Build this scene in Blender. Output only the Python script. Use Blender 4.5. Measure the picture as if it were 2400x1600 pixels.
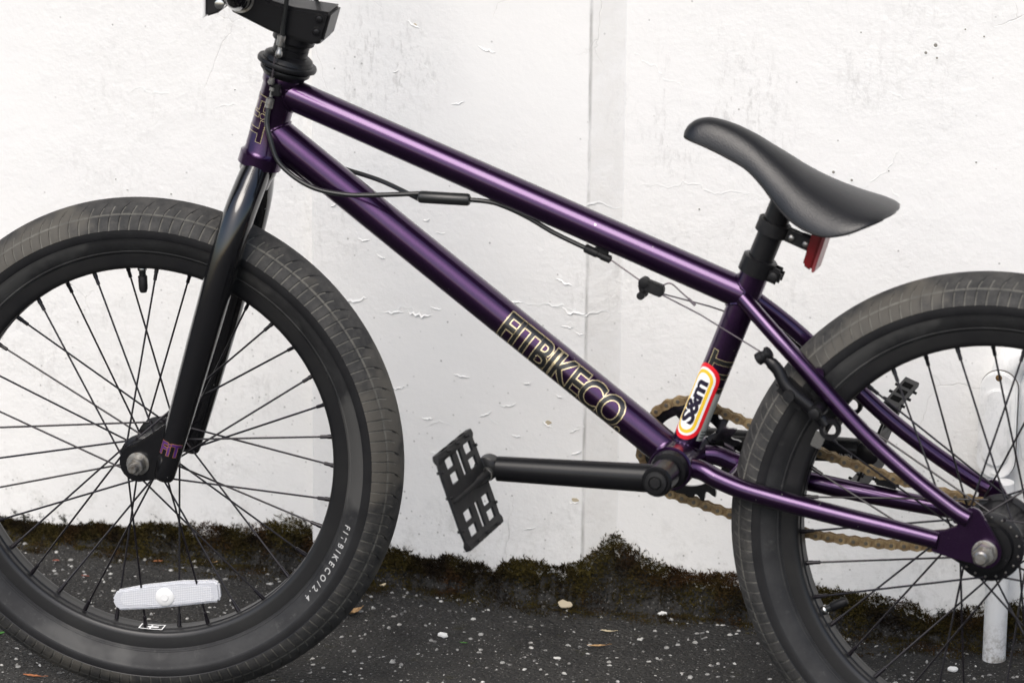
import bpy, bmesh, math, random
from mathutils import Vector, Matrix

for o in list(bpy.data.objects):
    bpy.data.objects.remove(o)
S = bpy.context.scene
COL = S.collection
R = math.radians
random.seed(7)

# ------------------------------------------------------------------ camera
cam = bpy.data.cameras.new('camera')
cam.lens = 153.92
cam.sensor_width = 36
cam.sensor_fit = 'HORIZONTAL'
cam.clip_start = 0.05
cam.clip_end = 500
cam.dof.use_dof = True
cam.dof.focus_distance = 4.58
cam.dof.aperture_fstop = 8.0
camo = bpy.data.objects.new('camera', cam)
COL.objects.link(camo)
camo.matrix_world = Matrix(((0.9590491, -0.0930694, 0.2675124, 0.6708558),
                            (0.2830178, 0.2775057, -0.9180912, -3.9760757),
                            (0.0112100, 0.9562054, 0.2924819, 1.6797460),
                            (0, 0, 0, 1)))
S.camera = camo
S.cycles.max_bounces = 6
S.cycles.diffuse_bounces = 3

# ------------------------------------------------------------------ sky + sun (bright overcast)
SUN_EL, SUN_AZ = R(50), R(186)       # azimuth measured from +Y clockwise: behind the camera, a little to the left
world = bpy.data.worlds.new('World')
S.world = world
world.use_nodes = True
wn = world.node_tree.nodes
sky = wn.new('ShaderNodeTexSky')
sky.sky_type = 'NISHITA'
sky.sun_disc = False
sky.sun_elevation = SUN_EL
sky.sun_rotation = SUN_AZ
sky.air_density = 1.0
sky.dust_density = 2.8
sky.ozone_density = 0.6
world.node_tree.links.new(sky.outputs[0], wn['Background'].inputs[0])
wn['Background'].inputs[1].default_value = 0.14
sl = bpy.data.lights.new('sun', 'SUN')
sl.energy = 1.5
sl.angle = R(35)
sl.color = (1.0, 0.978, 0.935)
so = bpy.data.objects.new('sun', sl)
COL.objects.link(so)
sd = Vector((math.sin(SUN_AZ) * math.cos(SUN_EL), math.cos(SUN_AZ) * math.cos(SUN_EL), math.sin(SUN_EL)))
so.rotation_euler = sd.to_track_quat('Z', 'Y').to_euler()

S.view_settings.view_transform = 'Standard'
S.view_settings.look = 'None'
S.view_settings.exposure = 0.53
S.view_settings.gamma = 1
S.view_settings.use_curve_mapping = False

# ------------------------------------------------------------------ material helpers
def mat(name, col, rough=.5, metal=0., coat=0., coat_rough=.05, spec=.5, trans=0.):
    m = bpy.data.materials.new(name)
    m.use_nodes = True
    b = m.node_tree.nodes['Principled BSDF']
    b.inputs['Base Color'].default_value = (*col, 1)
    b.inputs['Roughness'].default_value = rough
    b.inputs['Metallic'].default_value = metal
    b.inputs['Coat Weight'].default_value = coat
    b.inputs['Coat Roughness'].default_value = coat_rough
    b.inputs['Specular IOR Level'].default_value = spec
    b.inputs['Transmission Weight'].default_value = trans
    return m

class N:
    """small wrapper for node graphs"""
    def __init__(s, m):
        s.t = m.node_tree
        s.b = s.t.nodes['Principled BSDF']
        s.obj = s.t.nodes.new('ShaderNodeTexCoord').outputs['Object']
    def lk(s, a, b):
        s.t.links.new(a, b)
    def put(s, inp, v):
        if isinstance(v, bpy.types.NodeSocket):
            s.lk(v, inp)
        elif v is not None:
            inp.default_value = v
    def mapping(s, scale=(1, 1, 1), loc=(0, 0, 0), vec=None):
        n = s.t.nodes.new('ShaderNodeMapping')
        s.lk(vec or s.obj, n.inputs[0])
        n.inputs['Scale'].default_value = scale
        n.inputs['Location'].default_value = loc
        return n.outputs[0]
    def noise(s, scale, detail=3, rough=.5, vec=None, dist=0):
        n = s.t.nodes.new('ShaderNodeTexNoise')
        s.lk(vec or s.obj, n.inputs['Vector'])
        n.inputs['Scale'].default_value = scale
        n.inputs['Detail'].default_value = detail
        n.inputs['Roughness'].default_value = rough
        n.inputs['Distortion'].default_value = dist
        return n.outputs['Fac']
    def noisec(s, scale, detail=3, vec=None):
        n = s.t.nodes.new('ShaderNodeTexNoise')
        s.lk(vec or s.obj, n.inputs['Vector'])
        n.inputs['Scale'].default_value = scale
        n.inputs['Detail'].default_value = detail
        return n.outputs['Color']
    def voro(s, scale, feature='F1', vec=None, out='Distance', rand=1.):
        n = s.t.nodes.new('ShaderNodeTexVoronoi')
        n.feature = feature
        s.lk(vec or s.obj, n.inputs['Vector'])
        n.inputs['Scale'].default_value = scale
        n.inputs['Randomness'].default_value = rand
        return n.outputs[out]
    def math(s, op, a, b=None, clamp=False):
        n = s.t.nodes.new('ShaderNodeMath')
        n.operation = op
        n.use_clamp = clamp
        s.put(n.inputs[0], a)
        s.put(n.inputs[1], b)
        return n.outputs[0]
    def ramp(s, f, a, b, lo=0., hi=1.):
        n = s.t.nodes.new('ShaderNodeMapRange')
        n.clamp = True
        s.put(n.inputs['Value'], f)
        n.inputs['From Min'].default_value = a
        n.inputs['From Max'].default_value = b
        n.inputs['To Min'].default_value = lo
        n.inputs['To Max'].default_value = hi
        return n.outputs[0]
    def mix(s, f, a, b):
        n = s.t.nodes.new('ShaderNodeMix')
        n.data_type = 'RGBA'
        s.put(n.inputs[0], f)
        for i, v in ((6, a), (7, b)):
            if isinstance(v, tuple):
                n.inputs[i].default_value = (*v, 1)
            else:
                s.lk(v, n.inputs[i])
        return n.outputs[2]
    def add(s, a, b):
        n = s.t.nodes.new('ShaderNodeVectorMath')
        n.operation = 'ADD'
        s.lk(a, n.inputs[0])
        s.put(n.inputs[1], b)
        return n.outputs[0]
    def scalev(s, a, k):
        n = s.t.nodes.new('ShaderNodeVectorMath')
        n.operation = 'SCALE'
        s.lk(a, n.inputs[0])
        n.inputs['Scale'].default_value = k
        return n.outputs[0]
    def sep(s, v=None):
        n = s.t.nodes.new('ShaderNodeSeparateXYZ')
        s.lk(v or s.obj, n.inputs[0])
        return n.outputs
    def bump(s, h, strength, dist, prev=None):
        n = s.t.nodes.new('ShaderNodeBump')
        n.inputs['Strength'].default_value = strength
        n.inputs['Distance'].default_value = dist
        s.lk(h, n.inputs['Height'])
        if prev:
            s.lk(prev, n.inputs['Normal'])
        return n.outputs[0]
    def base(s, c):
        s.lk(c, s.b.inputs['Base Color'])
    def rough(s, c):
        s.lk(c, s.b.inputs['Roughness'])
    def normal(s, c):
        s.lk(c, s.b.inputs['Normal'])

# --- wall paint
M_WALL = mat('white_wall_paint', (.8, .8, .78), .62, spec=.3)
n = N(M_WALL)
X, Y, Z = n.sep()
warp2 = n.add(n.obj, n.scalev(n.noisec(40, 3), .016))
edge = n.voro(6.5, 'DISTANCE_TO_EDGE', warp2)
crack_mask = n.ramp(n.noise(4.3, 2), .62, .68)
crack = n.math('MULTIPLY', n.ramp(edge, .0, .0042, 1, 0), crack_mask)
# specks, denser low down
vn = n.t.nodes.new('ShaderNodeTexVoronoi')
vn.inputs['Scale'].default_value = 130
n.lk(n.obj, vn.inputs['Vector'])
rnd = n.sep(vn.outputs['Color'])[0]
lowz = n.ramp(Z, .02, .42, .45, .955)
med = n.noise(38, 5, .62)
speck = n.math('MULTIPLY', n.ramp(vn.outputs['Distance'], .08, .20, 1, 0), n.math('GREATER_THAN', rnd, lowz))
speck = n.math('MULTIPLY', speck, n.ramp(med, .42, .58))
# grey run marks
streak = n.noise(30, 5, .75, n.mapping((1, 1, .2)))
tone = n.noise(3.1, 3, .6)
def blob(cx, cz, rx, rz):
    dx = n.math('DIVIDE', n.math('ADD', X, -cx), rx)
    dz = n.math('DIVIDE', n.math('ADD', Z, -cz), rz)
    return n.ramp(n.math('ADD', n.math('MULTIPLY', dx, dx), n.math('MULTIPLY', dz, dz)), .15, 1.2, 1, 0)
area = n.math('MAXIMUM', blob(-.750, .585, .085, .075), blob(-.390, .575, .110, .095))
area = n.math('MAXIMUM', area, n.math('MULTIPLY', n.ramp(tone, .52, .62), .5))
scuff = n.ramp(n.noise(150, 4, .75, n.mapping((1, 1, .45))), .50, .60)
grime = n.math('MULTIPLY', n.math('MULTIPLY', n.ramp(streak, .40, .60), area), scuff)
c = n.mix(n.ramp(tone, .35, .65), (.845, .838, .818), (.815, .81, .793))
strip = n.math('MULTIPLY', n.math('GREATER_THAN', X, -.5125), n.math('LESS_THAN', X, -.4795))
c = n.mix(n.math('MULTIPLY', strip, n.ramp(med, .3, .6, .0, .55)), c, (.77, .755, .72))
c = n.mix(n.math('MULTIPLY', grime, .48), c, (.40, .39, .37))
c = n.mix(n.math('MULTIPLY', crack, .22), c, (.42, .40, .36))
c = n.mix(n.math('MULTIPLY', speck, .62), c, (.16, .155, .135))
# joint line along the raised panel's right arris
dj = n.math('ABSOLUTE', n.math('ADD', X, .5137))
jl = n.math('MULTIPLY', n.ramp(dj, .0006, .0026, 1, 0), n.ramp(streak, .42, .62))
c = n.mix(n.math('MULTIPLY', jl, .6), c, (.30, .29, .27))
# splash band and black algae at the foot
foot = n.noise(42, 7, .8)
splash = n.math('MULTIPLY', n.ramp(Z, .03, .13, 1, 0), n.ramp(foot, .50, .66))
c = n.mix(n.math('MULTIPLY', splash, .35), c, (.30, .29, .25))
alg = n.math('ADD', Z, n.ramp(foot, .25, .75, .040, -.040))
c = n.mix(n.ramp(alg, .012, .020, 1, 0), c, (.016, .016, .011))
n.base(c)
h = n.math('SUBTRACT', n.math('ADD', med, n.math('MULTIPLY', n.noise(190, 3, .6), .30)), n.math('MULTIPLY', crack, .30))
h = n.math('MULTIPLY', h, n.ramp(tone, .38, .62, .35, 1.))
n.normal(n.bump(h, .50, .0036))

M_FLAKE = mat('peeling_paint', (.82, .82, .80), .55)
M_BARE = mat('bare_render', (.50, .43, .31), .9)

# --- asphalt
M_ASPH = mat('asphalt', (.05, .05, .05), .85, spec=.35)
n = N(M_ASPH)
warp = n.add(n.obj, n.scalev(n.noisec(60, 3), .006))
v1 = n.voro(170, 'F1', warp)
r1 = n.sep(n.voro(170, 'F1', warp, 'Color'))[1]
v2 = n.voro(420, 'F1', warp)
r2 = n.sep(n.voro(420, 'F1', warp, 'Color'))[1]
c = n.mix(n.ramp(n.noise(5, 5, .65), .3, .7), (.024, .0232, .0220), (.048, .046, .0425))
c = n.mix(n.ramp(n.noise(380, 3, .7), .45, .8), c, (.050, .048, .045))
patch = n.ramp(n.noise(7, 3), .35, .65, .86, .70)
s1 = n.math('MULTIPLY', n.ramp(v1, .12, .24, 1, 0), n.math('GREATER_THAN', r1, patch))
s2 = n.math('MULTIPLY', n.ramp(v2, .2, .34, 1, 0), n.math('GREATER_THAN', r2, .80))
c = n.mix(n.math('MULTIPLY', s1, n.ramp(r1, .76, 1., .25, .95)), c, (.42, .41, .39))
c = n.mix(n.math('MULTIPLY', s2, .7), c, (.33, .32, .30))
mg = n.math('MULTIPLY', n.ramp(n.noise(28, 5, .7), .60, .70), .5)
c = n.mix(n.ramp(n.noise(16, 6, .75), .50, .68, 0, .7), c, (.013, .012, .012))
c = n.mix(mg, c, (.035, .032, .008))
n.base(c)
h = n.math('ADD', n.math('MULTIPLY', n.voro(210, 'F1', warp), -1.0), n.math('MULTIPLY', n.noise(45, 6, .7), 1.6))
h = n.math('ADD', h, n.math('MULTIPLY', s1, .4))
n.normal(n.bump(h, .95, .007))

# --- moss
M_MOSS = mat('moss', (.02, .018, .006), .95, spec=.15)
n = N(M_MOSS)
c = n.mix(n.ramp(n.noise(26, 4, .6), .35, .62), (.017, .012, .007), (.060, .047, .012))
c = n.mix(n.ramp(n.noise(19, 3, vec=n.mapping(loc=(4, 4, 4))), .52, .66), c, (.048, .025, .010))
n.base(c)

M_STONE = mat('pale_grit', (.5, .49, .46), .8)
n = N(M_STONE)
c = n.mix(n.ramp(n.noise(70, 2), .35, .65), (.10, .098, .095), (.58, .57, .54))
n.base(c)

# --- bike paints and metals
def paint(name, col, rough, metal, chips, du=.03):
    m = mat(name, col, rough, metal, .7, .06)
    n = N(m)
    fl = n.noise(900, 2)
    k = n.math('MULTIPLY', n.ramp(n.noise(130, 3, .6), .73, .76), chips)
    dust = n.ramp(n.noise(24, 5, .7), .45, .8, 0, du)
    c = n.mix(n.ramp(fl, .3, .7), tuple(x * .85 for x in col), tuple(min(1, x * 1.15) for x in col))
    c = n.mix(dust, c, (.25, .24, .23))
    c = n.mix(k, c, (.55, .54, .52))
    n.base(c)
    n.lk(n.ramp(n.noise(40, 4, .7), .4, .8, .04, .14), n.b.inputs['Coat Roughness'])
    return m
M_PURP = paint('candy_purple_paint', (.040, .0130, .058), .28, .92, .8)
M_BLK = paint('gloss_black_paint', (.005, .005, .006), .16, .0, .8, .006)
M_SAT = paint('satin_black', (.006, .006, .007), .40, .0, .3, .012)
M_SAT.node_tree.nodes['Principled BSDF'].inputs['Coat Weight'].default_value = .12
M_SAT.node_tree.nodes['Principled BSDF'].inputs['Specular IOR Level'].default_value = .22
M_PLAS = mat('black_plastic', (.016, .016, .017), .55, spec=.3)
n = N(M_PLAS)
n.base(n.mix(n.ramp(n.noise(60, 4, .7), .45, .75), (.006, .006, .007), (.018, .0175, .017)))
n.normal(n.bump(n.noise(500, 2), .25, .0004))
M_RIM = mat('black_rim', (.010, .010, .011), .40)
n = N(M_RIM)
n.base(n.mix(n.ramp(n.noise(18, 5, .7), .45, .8), (.006, .006, .007), (.014, .014, .0135)))
M_STEEL = mat('worn_steel', (.34, .33, .31), .38, .9)
n = N(M_STEEL)
n.base(n.mix(n.ramp(n.noise(160, 4, .7), .45, .75), (.36, .355, .34), (.15, .12, .09)))
M_CHROME = mat('bright_metal', (.62, .62, .61), .22, 1.)
M_CHAIN = mat('brassy_chain', (.30, .21, .10), .48, .6)
n = N(M_CHAIN)
n.base(n.mix(n.ramp(n.noise(90, 4, .7), .40, .68), (.36, .27, .145), (.13, .082, .042)))
M_PIN = mat('chain_pin', (.16, .145, .12), .45, .9)
M_SPOKE = mat('black_spoke', (.012, .010, .013), .32, .3)
M_CABLE = mat('black_cable_housing', (.012, .013, .013), .35)
M_WIRE = mat('brake_wire', (.14, .12, .13), .4, .8)
M_SAD = mat('black_saddle_cover', (.020, .020, .022), .36)
n = N(M_SAD)
vv = n.voro(900, 'F1')
n.normal(n.bump(vv, .25, .0006))
n.base(n.mix(n.ramp(n.noise(30, 4), .4, .8), (.006, .0065, .0085), (.010, .0105, .013)))
M_RED = mat('red_reflector', (.17, .008, .010), .16, trans=.15, coat=.6)
M_REDE = mat('red_reflector_edge', (.24, .045, .05), .3)
M_WREF = mat('clear_white_reflector', (.66, .67, .70), .22, coat=.8, trans=.12)
n = N(M_WREF)
vv = n.voro(520, 'F1', rand=0)
n.normal(n.bump(vv, .55, .0012))
n.base(n.mix(n.ramp(vv, .2, .6), (.88, .89, .90), (.62, .63, .67)))
M_WHT = mat('white_plastic', (.78, .78, .77), .35)
M_GOLD = mat('gold_print', (.74, .62, .38), .26, .75, .5)
M_DBLK = mat('black_print', (.008, .008, .009), .3, coat=.5)
M_SLOT_SHADE = mat('painted_slot_shade', (.003, .003, .003), .95, spec=.05)
M_DPUR = mat('purple_print', (.06, .012, .13), .4, coat=.4)
M_ORNG = mat('orange_print', (.24, .10, .055), .4)
M_SRED = mat('sticker_red', (.70, .012, .022), .35)
M_SWHT = mat('sticker_white', (.82, .82, .81), .35)
M_SYEL = mat('sticker_yellow', (.80, .52, .03), .35)
M_SINK = mat('sticker_ink', (.010, .006, .022), .35)
M_TAPE = mat('old_tape', (.36, .38, .35), .45)
M_TXT = mat('pale_print', (.36, .36, .355), .6)

def rubber(name, a, b, rough, s=30, dust=None):
    m = mat(name, a, rough, spec=.35)
    n = N(m)
    c = n.mix(n.ramp(n.noise(s, 5, .7), .38, .68), a, b)
    if dust:
        c = n.mix(n.ramp(n.noise(7, 4, .62), .53, .60, 0, .75), c, dust)
        c = n.mix(n.ramp(n.noise(90, 3, .7, n.mapping((1, .3, 1))), .60, .75, 0, .5), c, dust)
    n.base(c)
    n.normal(n.bump(n.noise(300, 3, .7), .2, .0006))
    return m
M_TREAD = rubber('dusty_tread_rubber', (.024, .024, .024), (.056, .054, .051), .72, 60, (.090, .083, .070))
M_SIDE = rubber('sidewall_rubber', (.014, .014, .015), (.034, .034, .034), .60, 16, (.070, .069, .066))
M_BAND = rubber('smooth_black_rubber', (.007, .007, .008), (.012, .012, .013), .45)
M_GROOVE = rubber('dust_in_grooves', (.075, .073, .066), (.15, .145, .128), .9)

# ------------------------------------------------------------------ mesh helpers
def link(o, parent=None, mtx=None):
    COL.objects.link(o)
    if parent:
        o.parent = parent
    if mtx is not None:
        o.matrix_basis = mtx
    return o

def obj(name, geo, mats, parent=None, smooth=True, fm=None, xf=None, ang=40):
    v, f = geo[0], geo[1]
    if xf is not None:
        v = [xf @ Vector(p) for p in v]
    me = bpy.data.meshes.new(name)
    me.from_pydata([tuple(p) for p in v], [], f)
    if not isinstance(mats, (list, tuple)):
        mats = [mats]
    for m in mats:
        me.materials.append(m)
    if fm is None and len(geo) > 2:
        fm = geo[2]
    if fm:
        me.polygons.foreach_set('material_index', fm)
    bm = bmesh.new()
    bm.from_mesh(me)
    bmesh.ops.recalc_face_normals(bm, faces=bm.faces)
    bm.to_mesh(me)
    bm.free()
    if smooth:
        me.polygons.foreach_set('use_smooth', [True] * len(me.polygons))
        me.set_sharp_from_angle(angle=R(ang))
    me.update()
    return link(bpy.data.objects.new(name, me), parent)

def empty(name, parent=None, mtx=None):
    return link(bpy.data.objects.new(name, None), parent, mtx)

def copy_of(o, parent, mtx=None, name=None):
    c = o.copy()
    COL.objects.link(c)
    c.parent = parent
    if mtx is not None:
        c.matrix_basis = mtx
    return c

def join(*gs):
    V, F, MI = [], [], []
    for g in gs:
        b = len(V)
        V += [Vector(p) for p in g[0]]
        F += [[i + b for i in q] for q in g[1]]
        MI += list(g[2]) if len(g) > 2 else [0] * len(g[1])
    return V, F, MI

def wm(g, i):
    return g[0], g[1], [i] * len(g[1])

def spline(pts, k=8):
    """Catmull-Rom through tuples of any length"""
    P = [tuple(p) for p in pts]
    out = []
    for i in range(len(P) - 1):
        p0, p1, p2, p3 = P[max(i - 1, 0)], P[i], P[i + 1], P[min(i + 2, len(P) - 1)]
        for j in range(k):
            t = j / k
            out.append(tuple(.5 * ((2 * b) + (c - a) * t + (2 * a - 5 * b + 4 * c - d) * t * t + (-a + 3 * b - 3 * c + d) * t ** 3)
                             for a, b, c, d in zip(p0, p1, p2, p3)))
    out.append(P[-1])
    return out

def tube(path, rad, n=20, caps=True, flat=1., up=None):
    P = [Vector(p[:3]) for p in path]
    if not isinstance(rad, (list, tuple)):
        rad = [rad] * len(P)
    V, F = [], []
    T = []
    for i in range(len(P)):
        T.append((P[min(i + 1, len(P) - 1)] - P[max(i - 1, 0)]).normalized())
    ref = Vector(up) if up else Vector((0, 1, 0))
    if abs(ref.dot(T[0])) > .95:
        ref = Vector((1, 0, 0))
    u = (ref - T[0] * ref.dot(T[0])).normalized()
    for i in range(len(P)):
        u = (u - T[i] * u.dot(T[i])).normalized()
        w = T[i].cross(u)
        for j in range(n):
            a = 2 * math.pi * j / n
            V.append(P[i] + (u * math.cos(a) * flat + w * math.sin(a)) * rad[i])
    for i in range(len(P) - 1):
        for j in range(n):
            k = (j + 1) % n
            F.append([i * n + j, i * n + k, (i + 1) * n + k, (i + 1) * n + j])
    if caps:
        F.append(list(range(n))[::-1])
        F.append([(len(P) - 1) * n + j for j in range(n)])
    return V, F

def rtube(path, r, n=16, e=None):
    """tube with rounded ends"""
    P = [Vector(p) for p in path]
    e = e or r * .5
    d0 = (P[1] - P[0]).normalized()
    d1 = (P[-1] - P[-2]).normalized()
    Q = [P[0], P[0] + d0 * e * .3, P[0] + d0 * e] + P[1:-1] + [P[-1] - d1 * e, P[-1] - d1 * e * .3, P[-1]]
    rr = [r * .6, r * .88, r] + [r] * (len(P) - 2) + [r, r * .88, r * .6]
    return tube(Q, rr, n)

def lathe(prof, o, axis, n=32, closed=False):
    """prof: (t along axis, radius)"""
    o, a = Vector(o), Vector(axis).normalized()
    u = a.orthogonal().normalized()
    w = a.cross(u)
    V, F = [], []
    for t, r in prof:
        for j in range(n):
            b = 2 * math.pi * j / n
            V.append(o + a * t + (u * math.cos(b) + w * math.sin(b)) * max(r, 1e-5))
    m = len(prof)
    for i in range(m if closed else m - 1):
        i2 = (i + 1) % m
        for j in range(n):
            k = (j + 1) % n
            F.append([i * n + j, i * n + k, i2 * n + k, i2 * n + j])
    if not closed:
        F.append(list(range(n))[::-1])
        F.append([(m - 1) * n + j for j in range(n)])
    return V, F

def bevelled(V, F, w, seg=2):
    bm = bmesh.new()
    vs = [bm.verts.new(p) for p in V]
    for q in F:
        bm.faces.new([vs[i] for i in q])
    bmesh.ops.recalc_face_normals(bm, faces=bm.faces)
    if w:
        es = [e for e in bm.edges if len(e.link_faces) == 2 and e.calc_face_angle() > R(25)]
        bmesh.ops.bevel(bm, geom=es, offset=w, segments=seg, affect='EDGES', clamp_overlap=True)
    bm.verts.index_update()
    out = [v.co.copy() for v in bm.verts], [[v.index for v in f.verts] for f in bm.faces]
    bm.free()
    return out

def prism(poly, y0, y1, w=0., mtx=None):
    """poly in (x,z), extruded along y"""
    m = len(poly)
    V = [Vector((x, y0, z)) for x, z in poly] + [Vector((x, y1, z)) for x, z in poly]
    F = [list(range(m)), list(range(m, 2 * m))[::-1]] + [[i, (i + 1) % m, m + (i + 1) % m, m + i] for i in range(m)]
    V, F = bevelled(V, F, w)
    if mtx is not None:
        V = [mtx @ p for p in V]
    return V, F

def box(c, s, w=0., mtx=None):
    x, y, z = s[0] / 2, s[1] / 2, s[2] / 2
    g = prism([(-x, -z), (x, -z), (x, z), (-x, z)], -y, y, w)
    m = Matrix.Translation(Vector(c)) @ (mtx or Matrix.Identity(4))
    return [m @ p for p in g[0]], g[1]

def hexa(o, axis, r, t0, t1):
    return bevelled(*lathe([(t0, r), (t1, r)], o, axis, 6), .0008, 1)

def ring_arc(c, r0, r1, a0, a1, y, n):
    V, F = [], []
    for i in range(n + 1):
        a = a0 + (a1 - a0) * i / n
        for r in (r0, r1):
            V.append(Vector((c[0] + r * math.cos(a), y, c[1] + r * math.sin(a))))
    for i in range(n):
        F.append([2 * i, 2 * i + 1, 2 * i + 3, 2 * i + 2])
    return V, F

def slice_flat(V, F, axis, step):
    bm = bmesh.new()
    vs = [bm.verts.new(p) for p in V]
    for q in F:
        try:
            bm.faces.new([vs[i] for i in q])
        except ValueError:
            pass
    lo = min(p[axis] for p in V)
    hi = max(p[axis] for p in V)
    no = Vector((0, 0, 0))
    no[axis] = 1
    k = int((hi - lo) / step)
    for i in range(1, k + 1):
        co = Vector((0, 0, 0))
        co[axis] = lo + (hi - lo) * i / (k + 1)
        bmesh.ops.bisect_plane(bm, geom=bm.verts[:] + bm.edges[:] + bm.faces[:], plane_co=co, plane_no=no)
    bm.verts.index_update()
    out = [v.co.copy() for v in bm.verts], [[v.index for v in f.verts] for f in bm.faces]
    bm.free()
    return out

def text(body, size, offset=0., spacing=1., bold=0.):
    cu = bpy.data.curves.new('lettering', 'FONT')
    cu.body = body
    cu.size = size
    cu.offset = offset + bold
    cu.space_character = spacing
    cu.align_x = 'CENTER'
    cu.align_y = 'CENTER'
    cu.resolution_u = 4
    o = bpy.data.objects.new('lettering', cu)
    COL.objects.link(o)
    bpy.context.view_layer.update()
    me = bpy.data.meshes.new_from_object(o.evaluated_get(bpy.context.evaluated_depsgraph_get()))
    V = [v.co.copy() for v in me.vertices]
    F = [list(p.vertices) for p in me.polygons]
    bpy.data.objects.remove(o)
    bpy.data.curves.remove(cu)
    bpy.data.meshes.remove(me)
    return V, F

def capsule2d(L, w, n=12):
    P = []
    r = w / 2
    for i in range(n + 1):
        a = -math.pi / 2 + math.pi * i / n
        P.append((L / 2 - r + r * math.cos(a), r * math.sin(a)))
    for i in range(n + 1):
        a = math.pi / 2 + math.pi * i / n
        P.append((-L / 2 + r + r * math.cos(a), r * math.sin(a)))
    return [Vector((x, y, 0)) for x, y in P], [list(range(len(P)))]

def wrap(g, o, ex, r, phi0=0., side=Vector((0, -1, 0)), step=.0016):
    """flat (x,y) print wrapped on a tube: x runs along ex, y around it; phi0 = angle of y=0 from the camera side, + is 'up'"""
    V, F = slice_flat(g[0], g[1], 1, step)
    o, ex = Vector(o), Vector(ex).normalized()
    n = (side - ex * side.dot(ex)).normalized()
    up = n.cross(ex)
    if up.dot(Vector((0, 0, 1))) < 0 and abs(ex.z) < .9:
        up = -up
    W = []
    for p in V:
        a = phi0 + p.y / r
        W.append(o + ex * p.x + (n * math.cos(a) + up * math.sin(a)) * r)
    return W, F

# ------------------------------------------------------------------ ground and wall
def tag(o, label=None, cat=None, group=None, kind=None):
    for k, v in (('label', label), ('category', cat), ('group', group), ('kind', kind)):
        if v:
            o[k] = v
    return o

def ground():
    xs = [-40, -10, -3] + [-2.5 + .025 * i for i in range(157)] + [3, 10, 40]
    ys = [-40, -10, -3, -1] + [-.4 + .02 * i for i in range(46)] + [.7]
    rnd = random.Random(3)
    V, F = [], []
    for y in ys:
        for x in xs:
            z = 0
            if .12 < y < .5:
                z = (rnd.random() - .5) * .003
            V.append((x, y, z))
    m = len(xs)
    for j in range(len(ys) - 1):
        for i in range(m - 1):
            F.append([j * m + i, j * m + i + 1, (j + 1) * m + i + 1, (j + 1) * m + i])
    return V, F
g = obj('ground', ground(), M_ASPH, ang=180)
tag(g, kind='structure')

YL, YM = .388, .374
def wall():
    rnd = random.Random(5)
    prof = [(-8, .75), (-8, YL), (-.8285, YL), (-.8265, YM + .001), (-.8245, YM), (-.5145, YM), (-.5125, YM + .001), (-.481, YL - .001), (-.478, YL), (8, YL), (8, .75)]
    zs = [-.1, 2.9]
    m = len(prof)
    V = [(x, y, z) for z in zs for x, y in prof]
    F = [[i, (i + 1) % m, m + (i + 1) % m, m + i] for i in range(m)] + [list(range(m))[::-1], list(range(m, 2 * m))]
    return V, F
W = obj('painted_wall', wall(), M_WALL, smooth=False)
tag(W, 'white painted wall with cracked peeling paint and a slightly raised middle panel', 'wall')

obj('roof_overhang', join(box((0, .10, 2.85), (16, 1.30, .10), .01), box((0, -.56, 2.83), (16, .025, .20), .004)), mat('dark_soffit', (.045, .04, .035), .8), W, smooth=False)

def flake(L, h, seed, mtl=M_FLAKE):
    """a lifted paint scab: ragged strip hinged on one edge and curling off the wall"""
    rnd = random.Random(seed)
    k = 9
    V, F, MI = [], [], []
    rows = 4
    ed = [rnd.uniform(-.12, .12) * L for _ in range(k)]
    lift = rnd.uniform(.0006, .0016)
    for i in range(k):
        x = (i / (k - 1) - .5) * L
        env = math.sin(math.pi * (i + .35) / (k - .3)) ** .7
        for j in range(rows):
            t = j / (rows - 1)
            V.append((x + rnd.uniform(-.0004, .0004), -.0004 - lift * env * t * t, ed[i] * .6 - t * h * env))
    for i in range(k - 1):
        for j in range(rows - 1):
            a = i * rows + j
            F.append([a, a + 1, a + rows + 1, a + rows])
    return V, F
FL = [(-0.5942, 0.3405, 0.0178), (-0.5488, 0.3414, 0.0222), (-0.5272, 0.3348, 0.0267), (-0.5341, 0.3174, 0.0156), (-0.5206, 0.3105, 0.0089), (-0.5787, 0.2479, 0.0089), (-0.5424, 0.237, 0.008), (-0.6266, 0.209, 0.0156), (-0.555, 0.2041, 0.0124), (-0.59, 0.1873, 0.0111), (-0.5246, 0.2, 0.0133), (-0.5223, 0.1749, 0.0133), (-0.695, 0.4222, 0.0089), (-0.679, 0.4093, 0.0111), (-0.5387, 0.3672, 0.02), (-0.7027, 0.3157, 0.0267), (-0.6833, 0.3238, 0.0133), (-0.7319, 0.3153, 0.0222), (-0.7101, 0.6387, 0.0156), (-0.6282, 0.6175, 0.02), (-0.66, 0.5553, 0.0156), (-0.7304, 0.5848, 0.008), (-0.5233, 0.1179, 0.0116), (-0.7663, 0.3942, 0.0133), (-0.7467, 0.3768, 0.0111), (-0.7267, 0.2281, 0.0178), (-0.6923, 0.1973, 0.0133), (-0.6823, 0.159, 0.0133), (-0.6537, 0.2501, 0.0178), (-0.776, 0.3257, 0.0267), (-0.6001, 0.2214, 0.0178), (-0.628, 0.1056, 0.0133), (-0.5741, 0.0818, 0.0133), (-0.8004, 0.4296, 0.0098)]
rf = random.Random(11)
for i, (x, z, L) in enumerate(FL):
    o = obj('paint_flake', flake(L, L * rf.uniform(.06, .15), i), M_FLAKE, W, ang=80)
    o.location = (x, YM, z)
    o.rotation_euler = (0, rf.uniform(-.5, .5), 0)
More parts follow.
